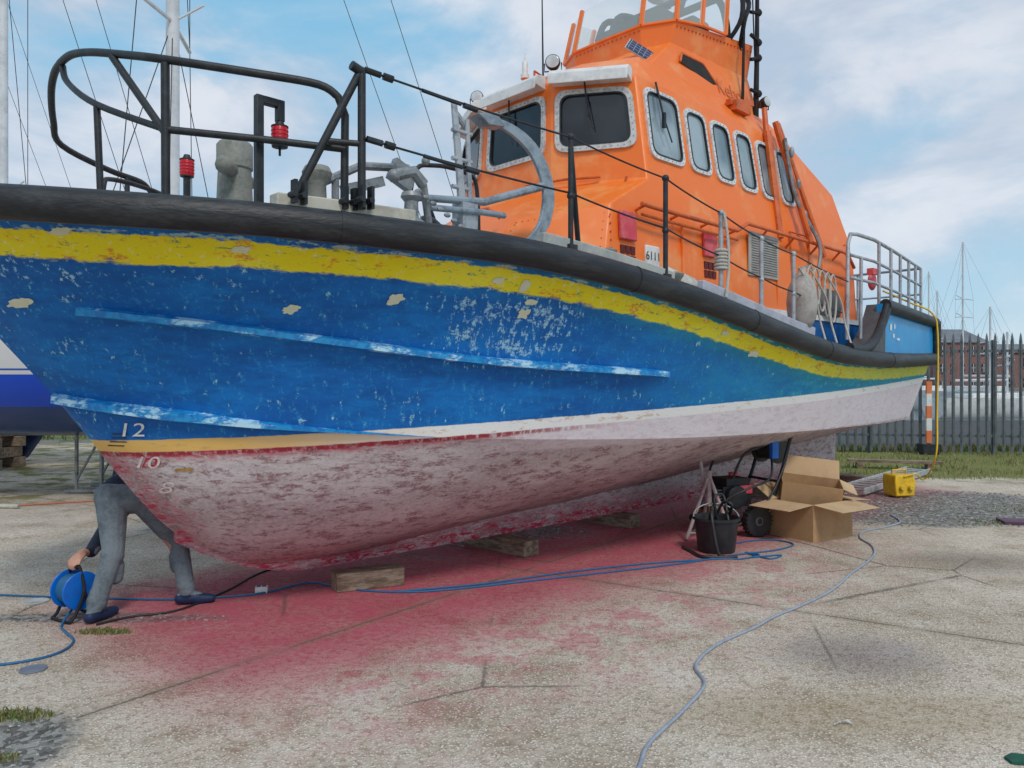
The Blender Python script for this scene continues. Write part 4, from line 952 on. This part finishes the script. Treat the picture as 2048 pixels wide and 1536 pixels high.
mb=MB();mb.tube(smoothpath([(-.05,.1,.2),(-.06,-.05,.40),(-.1,-.2,.38),(-.08,-.27,.15),(-.04,-.29,.016),(.1,-.33,.016),(-.2,-.33,.016),(-.26,-.1,.016),(-.3,.1,.016)],6),.016,8)
mb.tube(smoothpath([(.0,.05,.3),(.05,-.05,.47),(.12,-.1,.45),(.12,.05,.3)],6),.014,8)
mb.tube(smoothpath([(.02,.02,.25),(-.02,.0,.5),(.08,.05,.52),(.10,-.05,.3)],6),.014,8)
o=mb.obj('hose',BP,smooth=60,loc=(1.96,7.42,0));tag(o,'black rubber hose draped over the bucket','hose')
CARD=paint('cardboard',(.46,.28,.14),(.38,.22,.11),3,.85,bump=.1)
CARDI=paint('cardboard inside',(.62,.42,.24),(.50,.33,.18),3,.85,bump=.1)
def openbox(name,loc,rz,w,d,h,flaps,label,tilt=(0,0)):
    e=empty(name,loc,label,'box',rz);e.rotation_euler=(tilt[0],tilt[1],rz)
    th=.006;mb=MB()
    mb.box((0,-d/2,h/2),(w,th,h));mb.box((0,d/2,h/2),(w,th,h));mb.box((-w/2,0,h/2),(th,d-th*2,h));mb.box((w/2,0,h/2),(th,d-th*2,h));mb.box((0,0,th/2+.001),(w-th*2,d-th*2,th))
    mb.obj('body',CARD,e,smooth=0)
    for k,(ang,fl) in enumerate(flaps):
        if ang is None: continue
        mb=MB();ca,sa=math.cos(ang),math.sin(ang)
        if k==0: a=V((-w/2,-d/2,h));b=V((w/2,-d/2,h));o=V((0,-ca,sa))
        if k==1: a=V((w/2,-d/2,h));b=V((w/2,d/2,h));o=V((ca,0,sa))
        if k==2: a=V((w/2,d/2,h));b=V((-w/2,d/2,h));o=V((0,ca,sa))
        if k==3: a=V((-w/2,d/2,h));b=V((-w/2,-d/2,h));o=V((-ca,0,sa))
        nrm=(b-a).cross(o).normalized()
        mb.prism([a,b,b+o*fl-(b-a)*.03,a+o*fl+(b-a)*.03],nrm*.005);mb.obj('flap',CARDI,e,smooth=0)
    return e
openbox('cardboard_box',(3.17,8.20,0),math.radians(33),.66,.52,.38,[(-.12,.32),(-.08,.36),(.5,.28),(-.1,.36)],'large open brown cardboard box with spread flaps')
openbox('cardboard_box',(3.20,8.36,.27),math.radians(-16),.60,.38,.30,[(None,0),(-.3,.15),(1.2,.2),(None,0)],'smaller open cardboard box tipped inside the larger one',(.16,.10))
pw=empty('pressure_washer',(2.46,8.46,0),'petrol pressure washer on a wheeled trolley with blue handle','pressure washer',.36)
BLUEP=paint('blue machine paint',(.0,.15,.62),(.01,.10,.46),6,.4)
mb=MB()
for y in(-.24,.24):
    mb.tube(smoothpath([(-.42,y,.10),(-.38,y,.16),(.15,y,.20),(.36,y,.55),(.52,y,1.02)],5),.02,8)
mb.tube([(.52,-.24,1.02),(.64,-.2,1.14),(.64,.2,1.14),(.52,.24,1.02)],.026,8);mb.tube([(.34,-.24,.55),(.34,.24,.55)],.015,8);mb.tube([(-.2,-.24,.18),(-.2,.24,.18)],.015,8)
mb.obj('frame',BLACK,pw,smooth=50)
for y in(-.36,.34):
    mb=MB();R=Euler((math.pi/2,0,0)).to_matrix();mb.lathe((-.02,y,.165),[(.10,-.045),(.155,-.045),(.165,-.02),(.165,.02),(.155,.045),(.10,.045)],26,0,R=R);mb.lathe((-.02,y,.165),[(.105,-.03),(.03,-.05),(.03,.05),(.105,.03)],26,1,R=R)
    for k in range(24):
        a=k*math.pi/12;mb.box((-.02+.163*math.cos(a),y,.165+.163*math.sin(a)),(.012,.085,.014),rot=Euler((0,-a+math.pi/2,0)))
    mb.obj('wheel',[BP,paint('grey hub',(.14,.14,.15),(.09,.09,.09),5,.5)],pw,smooth=40)
mb=MB();mb.box((-.12,0,.40),(.36,.34,.22),mi=0);mb.box((-.1,-.02,.55),(.30,.28,.08),mi=0);mb.box((-.02,-.18,.47),(.16,.02,.09),mi=1);mb.lathe((-.16,-.17,.40),[(.12,0),(.12,.06),(.05,.07)],20,0,R=Euler((math.pi/2,0,0)).to_matrix())
for k in range(6): mb.box((-.33,0,.32+k*.03),(.08,.30,.012),mi=2)
mb.box((-.38,-.05,.24),(.16,.18,.14),mi=3);mb.tube([(-.4,-.1,.3),(-.45,-.24,.3)],.035,8,2);mb.lathe((-.05,0,.6),[(.05,0),(.05,.04)],12,1)
for k in range(3): mb.cyl((-.38+.06*k,-.12,.24),(-.38+.06*k,-.20,.24),.02,n=8,mi=3)
mb.obj('engine',[BP,REDP,GALV,paint('brass',(.5,.33,.08),(.3,.2,.05),9,.4,metal=.8),BLACK],pw,bevel=.012)
mb=MB();R=Euler((math.pi/2,0,.2)).to_matrix()
mb.lathe((.40,-.05,.90),[(.17,-.12),(.17,-.10),(.07,-.10),(.07,.10),(.17,.10),(.17,.12)],22,1,R=R);mb.lathe((.40,-.05,.90),[(.08,-.095),(.13,-.09),(.13,.09),(.08,.095)],20,1,R=R)
mb.box((.40,-.12,1.06),(.30,.16,.08),rot=Euler((0,-.2,0)),mi=0);mb.box((.30,-.24,.93),(.08,.05,.26),mi=0)
mb.obj('hose_reel',[BLUEP,BP],pw,smooth=40)
mb=MB();mb.tube(smoothpath([(.36,-.12,.85),(.2,-.3,.6),(-.1,-.32,.5),(-.35,-.25,.35),(-.3,-.3,.1),(.1,-.36,.35),(.4,-.3,.75)],7),.013,8)
mb.tube(smoothpath([(.4,.1,1.0),(.1,.2,.95),(-.25,.05,.80),(-.5,-.05,.35),(-.4,0,.25)],7),.014,8)
mb.tube(smoothpath([(.5,-.1,1.1),(.2,-.2,.95),(-.1,-.25,.85),(-.2,-.2,.6)],7),.014,8)
mb.obj('hose',[BP],pw,smooth=60)
tr=empty('site_transformer',(5.5,11.0,0),'yellow plastic site transformer with handle on the ground','transformer',.2)
mb=MB();mb.prism([(-.15,-.14,0.02),(.15,-.14,.02),(.165,-.15,.22),(.14,-.12,.32),(-.14,-.12,.32),(-.165,-.15,.22)],(0,.28,0));mb.obj('body',YEL,tr,bevel=.02)
mb=MB();mb.tube([(-.11,0,.31),(-.11,0,.38),(.11,0,.38),(.11,0,.31)],.014,8);mb.obj('handle',YEL,tr)
for x in(-.07,.07):
    mb=MB();mb.lathe((x,-.15,.14),[(.038,0),(.038,.03),(.03,.04)],14,0,R=Euler((math.pi/2,0,0)).to_matrix());mb.obj('socket',paint('yellow socket',(.75,.55,.05),(.6,.4,.05),9,.4),tr)
BW=lambda s,b,z:tuple(BM@L(s,b,z))
mb=MB();p1=BW(9.45,1.66,2.62);p2=BW(9.45,1.66,2.2)
mb.tube(smoothpath([BW(8.6,1.3,2.9),BW(9.1,1.5,2.75),p1,BW(9.5,1.72,2.3),(p2[0]+.02,p2[1]-.1,1.2),(p2[0]-.08,p2[1]-.25,.6),(6.0,11.25,.22),(5.68,10.9,.33),(5.5,10.85,.30)],8),.0125,8)
o=mb.obj('yellow_cable',YEL,smooth=60);tag(o,'yellow extension cable hanging from the stern to the transformer','cable')
ld=empty('ladder',(4.95,11.2,0.03),'aluminium ladder lying flat on the gravel','ladder',math.atan2(2.4,2.15))
for y in(-.2,.2):
    mb=MB();mb.box((1.6,y,.05),(3.6,.028,.085));mb.obj('rail',SILVER,ld,bevel=.004)
for k in range(13):
    mb=MB();mb.tube([(-.1+k*.28,-.2,.06),(-.1+k*.28,.2,.06)],.016,8);mb.obj('rung',SILVER,ld)
mb=MB();mb.box((0,0,.14),(1.6,.25,.05));mb.box((-.6,0,.057),(.1,.3,.114));mb.box((.6,0,.057),(.1,.3,.114));o=mb.obj('scaffold_plank',WOOD,loc=(7.2,14.6,0),rot=(0,0,-.3));tag(o,'weathered plank resting on small bearers','plank')
mb=MB();mb.box((0,0,.02),(.7,.3,.03));o=mb.obj('timber_board',paint('purple brown board',(.10,.04,.08),(.16,.08,.12),5,.6),loc=(5.98,8.85,0),rot=(0,0,-.25));tag(o,'dark purple board lying on concrete','board')
mb=MB();mb.prism([(0,0,.002),(.12,-.02,.002),(.15,.05,.002),(.05,.08,.002),(.0,.05,.002)],(.0,.0,.012));o=mb.obj('cloth_scrap',paint('green cloth',(.01,.10,.06),(.02,.06,.05),20,.9),loc=(2.10,3.25,0));tag(o,'small dark green rag lying on concrete','rag')
mb=MB();mb.add([(0,0,.012),(.05,.012,.03),(.10,.02,.006),(.09,.04,.02),(.04,.035,.012),(.01,.03,.004)],[(0,1,4,5),(1,2,3,4)]);o=mb.obj('litter',WHITE,loc=(1.50,3.60,0),rot=(0,0,.1));tag(o,'small white scrap of paper on concrete','litter')
for (x,y,r,c,lb) in((-3.5,5.68,.09,paint('pale cover',(.5,.5,.48),(.35,.35,.33),9,.7),'small round pale drain cover in concrete'),(-2.68,4.33,.07,paint('blue grey cover',(.15,.18,.25),(.2,.22,.25),9,.7),'small round blue grey drain cover in concrete')):
    mb=MB();mb.lathe((0,0,.002),[(r,0),(r,.006),(r*.85,.008),(r*.8,.005)],24);o=mb.obj('drain_cover',c,loc=(x,y,0),smooth=40);tag(o,lb,'drain cover')
def cable(pts,r,mat,label,name='cable'):
    mb=MB();P=smoothpath([(p[0],p[1],(p[2] if len(p)>2 else r)) for p in pts],8);mb.tube(P,r,8);o=mb.obj(name,mat,smooth=60);tag(o,label,'cable')
cable([(.40,2.9),(.53,3.22),(.61,3.43),(.84,3.78),(1.02,4.1),(1.04,4.38),(1.25,4.72),(1.58,5.05),(1.8,5.3),(2.06,5.54),(2.45,5.95),(2.85,6.5),(3.2,6.95),(3.42,7.3),(3.55,7.65),(3.6,8.0),(3.8,8.35),(4.15,8.6),(4.48,8.93),(4.6,9.4)],.0095,GREYC,'long grey cable snaking across the concrete')
cable([(-4.6,5.95),(-3.87,5.84),(-3.24,5.76),(-2.95,5.74),(-2.5,5.72),(-1.95,5.86),(-1.62,6.2),(-1.26,6.0),(-.67,5.94),(.31,6.33),(1.43,6.83),(2.07,7.2),(2.5,7.4),(2.78,7.65),(2.74,7.85),(2.55,7.9),(2.25,7.75),(2.15,7.6)],.008,NYLB,'blue extension cable running across the concrete')
cable([(-.9,5.93),(-.2,6.18),(.5,6.56),(1.2,6.86),(1.9,7.05),(2.1,7.05),(2.3,7.2),(2.2,7.3),(2.35,7.05),(2.5,7.2),(2.2,7.1)],.008,NYLB,'blue extension cable running beside the hull')
cable([(-2.98,5.25,.08),(-2.97,5.1),(-2.86,4.96),(-2.72,4.80),(-2.68,4.62),(-2.75,4.48),(-2.95,4.38),(-3.4,4.36)],.008,NYLB,'blue cable trailing from the reel')
cable([(-2.75,5.12),(-2.6,5.3),(-2.35,5.45),(-2.2,5.95),(-2.1,6.6),(-1.7,7.2)],.008,BP,'thin black cable under the bow')
cable([(-7.6,9.0),(-6.9,8.6),(-6.6,9.3),(-7.2,9.6),(-5.9,10.4),(-5.0,10.6)],.011,paint('orange sheath',(.5,.15,.06),(.4,.1,.04),9,.5),'orange cable looped on the ground')
mb=MB();mb.box((0,0,.025),(.09,.06,.05));mb.box((-.02,0,.052),(.03,.03,.004),mi=1);mb.box((.02,0,.052),(.03,.03,.004),mi=1);o=mb.obj('socket_box',[WHITE,BP],loc=(-1.92,5.93,0),rot=(0,0,.2),bevel=.004);tag(o,'white extension socket lying under the bow','socket')
st=empty('steel_trestle',(-6.15,11.6,0),'grey galvanised steel trestle under the stored yacht','trestle')
mb=MB()
for y in(-.35,.35):
    for x in(-.18,.18): mb.tube([(x,y,.06),(x,y,1.0)],.03,6)
    mb.tube([(-.35,y,.05),(.7,y,.05)],.035,6);mb.tube([(-.18,y,.95),(.18,y,.95)],.03,6);mb.tube([(-.18,y,.2),(.18,y,.85)],.02,6)
mb.tube([(0,-.35,.95),(0,.35,.95)],.03,6);mb.obj('frame',GALV,st,smooth=40)
st=empty('timber_crib',(-10.0,14.6,0),'stack of weathered timber baulks','timber stack')
for k in range(5):
    for q in(-.35,.35):
        mb=MB()
        if k%2: mb.box((q,0,.1+k*.2),(.2,1.0,.19))
        else: mb.box((0,q,.1+k*.2),(1.1,.2,.19))
        mb.obj('timber',WOOD,st,bevel=.01)
mb=MB();mb.tube([(0,0,.03),(.28,-.03,.03)],.03,10);o=mb.obj('plastic_tube',CREAM,loc=(-6.6,9.95,0));tag(o,'short cream plastic tube on the ground','tube')
# ------------------------------------------------------------------ cable reel
rl=empty('cable_reel',(-2.98,5.28,0),'blue cable reel on a black steel stand','cable reel',-.55)
R=Euler((0,math.pi/2,0)).to_matrix();mb=MB()
for x in(-.075,.075): mb.lathe((x,0,.20),[(.02,-.006),(.125,-.006),(.13,0),(.125,.006),(.02,.006)],28,0,R=R)
mb.lathe((0,0,.20),[(.055,-.07),(.055,.07)],20,0,R=R)
for k in range(5):
    a=k*2*math.pi/5;mb.cyl((-.083,.075*math.cos(a),.20+.075*math.sin(a)),(-.079,.075*math.cos(a),.20+.075*math.sin(a)),.02,n=10,mi=1)
mb.obj('drum',[BLUEP,DARK],rl,smooth=40)
mb=MB()
for k in range(9):
    x=-.06+k*.015;mb.tube([(x,.095*math.cos(a),.20+.095*math.sin(a)) for a in [2*math.pi*i/24 for i in range(24)]],.0085,6,closed=True)
mb.obj('wound_cable',NYLB,rl,smooth=60)
mb=MB()
for x in(-.105,.105):
    mb.tube(smoothpath([(x,-.10,.012),(x,-.06,.05),(x,0,.20),(x*.6,.0,.34),(x*.35,0,.355)],5),.011,8);mb.tube([(x,0,.20),(x,.06,.05),(x,.11,.012)],.011,8)
mb.tube([(-.105,-.10,.012),(.105,-.10,.012)],.011,8);mb.tube([(-.105,.11,.012),(.105,.11,.012)],.011,8);mb.tube([(-.04,0,.355),(.04,0,.355)],.017,10)
mb.obj('stand',BLACKM,rl,smooth=50)
# ------------------------------------------------------------------ PERSON
def capsule(mb,a,b,ra,rb,n=12):
    a=V(a);b=V(b);d=(b-a);d.normalize();P=[];R=[]
    for k in range(5):
        th=math.pi/2*(1-k/4);P.append(a-d*ra*math.sin(th));R.append(max(.0008,ra*math.cos(th)))
    for k in range(5):
        th=math.pi/2*k/4;P.append(b+d*rb*math.sin(th));R.append(max(.0008,rb*math.cos(th)))
    mb.tube(P,R,n)
def remesh(name,mb,voxel,smooth_it,mats,classify,parent):
    ob=mb.obj(name,mats,None,smooth=0)
    md=ob.modifiers.new('r','REMESH');md.mode='VOXEL';md.voxel_size=voxel
    ms=ob.modifiers.new('s','SMOOTH');ms.factor=.5;ms.iterations=smooth_it
    dg=bpy.context.evaluated_depsgraph_get();me=bpy.data.meshes.new_from_object(ob.evaluated_get(dg))
    bpy.data.objects.remove(ob)
    me.materials.clear()
    for m in mats: me.materials.append(m)
    me.polygons.foreach_set('material_index',[classify(p.center) for p in me.polygons]);me.polygons.foreach_set('use_smooth',[True]*len(me.polygons))
    o=bpy.data.objects.new(name,me);COL.objects.link(o);o.parent=parent;return o
PO=V((-2.6,5.4,0))
pe=empty('person',PO,'person in navy jacket and grey trousers bending towards a cable reel','person')
def W(x,y,z): return V((x,y,z))-PO
mb=MB()
hL,hR=W(-2.82,5.47,.80),W(-2.65,5.53,.80);kL,kR=W(-2.73,5.30,.45),W(-2.44,5.66,.44);aL,aR=W(-2.80,5.20,.10),W(-2.36,5.62,.10)
capsule(mb,hL,hR,.125,.125);capsule(mb,hL+V((0,-.02,.0)),kL,.112,.072);capsule(mb,hR,kR,.112,.072)
capsule(mb,kL,aL,.07,.056);capsule(mb,kR,aR,.07,.056);capsule(mb,kL+V((0,.03,-.1)),kL+V((0,.03,-.18)),.058,.05);capsule(mb,kR+V((-.02,.02,-.1)),kR+V((-.02,.02,-.18)),.058,.05)
for kk,aa in((kL,aL),(kR,aR)):
    for f,rr in((.05,.074),(.78,.062),(.9,.064)):
        c=kk.lerp(aa,f);capsule(mb,c+V((-.004,0,.004)),c+V((.006,0,-.006)),rr,rr-.004)
ch=W(-2.80,6.02,.76);wa_=W(-2.76,5.70,.86)
for dx in(-.07,.07):
    capsule(mb,W(-2.735+dx,5.52,.84),wa_+V((dx,0,0)),.115,.115);capsule(mb,wa_+V((dx,0,0)),ch+V((dx*1.2,0,0)),.12,.115)
sL,sR=W(-2.97,6.05,.72),W(-2.64,6.05,.70);capsule(mb,sL,sR,.072,.072)
eL=W(-3.05,5.80,.50);hdL=W(-2.99,5.50,.41);capsule(mb,sL,eL,.068,.06);capsule(mb,eL,hdL,.058,.045)
eR=W(-2.60,5.98,.45);hdR=W(-2.52,5.76,.50);capsule(mb,sR,eR,.062,.05);capsule(mb,eR,hdR,.048,.03)
nk=W(-2.80,6.16,.68);hd=W(-2.80,6.30,.56);capsule(mb,ch+V((0,.08,-.02)),nk,.07,.055)
mb.sphere(hd,.1,16,0,(.78,.95,1.15),Euler((-.9,0,0)).to_matrix())
dn=V((0,-.6,-.8)).normalized();faceN=(V((0,.8,-.6))).normalized()
mb.sphere(hd,.09,14)
capsule(mb,hd+faceN*.088+dn*-.01,hd+faceN*.103+dn*.025,.011,.014,8)
capsule(mb,hd+faceN*.07+dn*.085,hd+faceN*.075+dn*.09,.028,.026)
for sx in(-1,1): capsule(mb,hd+V((sx*.083,0,0))-dn*.01,hd+V((sx*.086,0,0))+dn*.03,.012,.01,8)
def hand(mb,wrist,fwd,side,down):
    f=fwd.normalized();s=side.normalized();d=down.normalized()
    capsule(mb,wrist,wrist+f*.035,.027,.03)
    for k in range(4): capsule(mb,wrist+f*.02+s*(-.026+.0175*k),wrist+f*.075+s*(-.028+.0185*k),.014,.013,8)
    for k,l in enumerate((.85,1.0,.95,.75)):
        p=wrist+f*.08+s*(-.029+.0195*k);a=p+(f*.7+d*.7)*.035*l;b=a+(f*-.1+d*1.0)*.027*l;c=b+(f*-.8+d*.5)*.02*l
        capsule(mb,p,a,.0098,.009,8);capsule(mb,a,b,.009,.0084,8);capsule(mb,b,c,.0084,.0075,8)
    p=wrist+f*.025-s*.03;a=p+(f*.6-s*.6+d*.5)*.04;b=a+(f*.6+s*.2+d*.7)*.03
    capsule(mb,p,a,.0125,.011,8);capsule(mb,a,b,.011,.009,8)
grip=V((-2.98,5.28,.372))-PO
hand(mb,grip+V((-.0,.075,.055)),(V((0,-.85,-.35))),V((1,.3,0)),V((0,.1,-1)))
capsule(mb,hdL,grip+V((-.0,.085,.06)),.036,.024)
hand(mb,hdR,V((.3,-.8,-.2)),V((1,.3,0)),V((0,-.2,-1)))
for a,dr in((aL,V((.25,.9,0)).normalized()),(aR,V((.9,.25,0)).normalized())):
    g0=V((a.x,a.y,.045));capsule(mb,g0-dr*.045,g0+dr*.07,.042,.045);capsule(mb,g0+dr*.07+V((0,0,-.008)),g0+dr*.165+V((0,0,-.012)),.046,.032);capsule(mb,V((a.x,a.y,.06)),a,.044,.045)
def cls(c):
    if c.z<.075: return 3
    if (c-hd).length<.135 : return 2
    for h in(grip+V((0,.02,.0)),hdR+V((.02,-.06,-.02))):
        if (c-h).length<.13 and c.z>.22: return 2
    if c.x<W(-2.955,0,0).x and c.y>W(0,5.40,0).y and .3<c.z<.75 and (c-kL).length>.12: return 1
    if c.y>W(0,5.58,0).y and c.z>.47 and (c-kR).length>.14: return 1
    if c.z>.875+.3*(W(0,5.5,0).y-c.y): return 1
    return 0
TROU=paint('grey trousers',(.17,.205,.23),(.10,.125,.145),9,.9,bump=.5)
NAVY=paint('navy jacket',(.012,.02,.045),(.02,.03,.06),9,.85,bump=.5)
SKIN=paint('skin',(.55,.30,.21),(.46,.23,.16),14,.55)
SHOE=paint('navy shoe',(.006,.02,.07),(.012,.02,.07),14,.6)
body=remesh('body',mb,.0075,3,[TROU,NAVY,SKIN,SHOE],cls,pe)
mb=MB();mb.sphere(hd-faceN*.022-dn*.02,.104,16,0,(.86,1.0,1.0));mb.obj('hair',paint('dark hair',(.03,.02,.015),(.05,.035,.025),30,.8,bump=.8),pe,smooth=60)
for sx in(-1,1): mb=MB();mb.sphere(hd+V((sx*.032,0,0))+faceN*.084-dn*.012,.012,8);mb.obj('eye',[WHITE],pe,smooth=60)
# ------------------------------------------------------------------ CAMERA
cam=bpy.data.cameras.new('camera');cam.lens=27.2;cam.sensor_width=36;cam.clip_end=4000;cam.clip_start=.05
co=bpy.data.objects.new('camera',cam);COL.objects.link(co);co.location=(0,0,1.6);co.rotation_euler=(math.radians(90),0,0);scene.camera=co
scene.view_settings.view_transform='Standard'
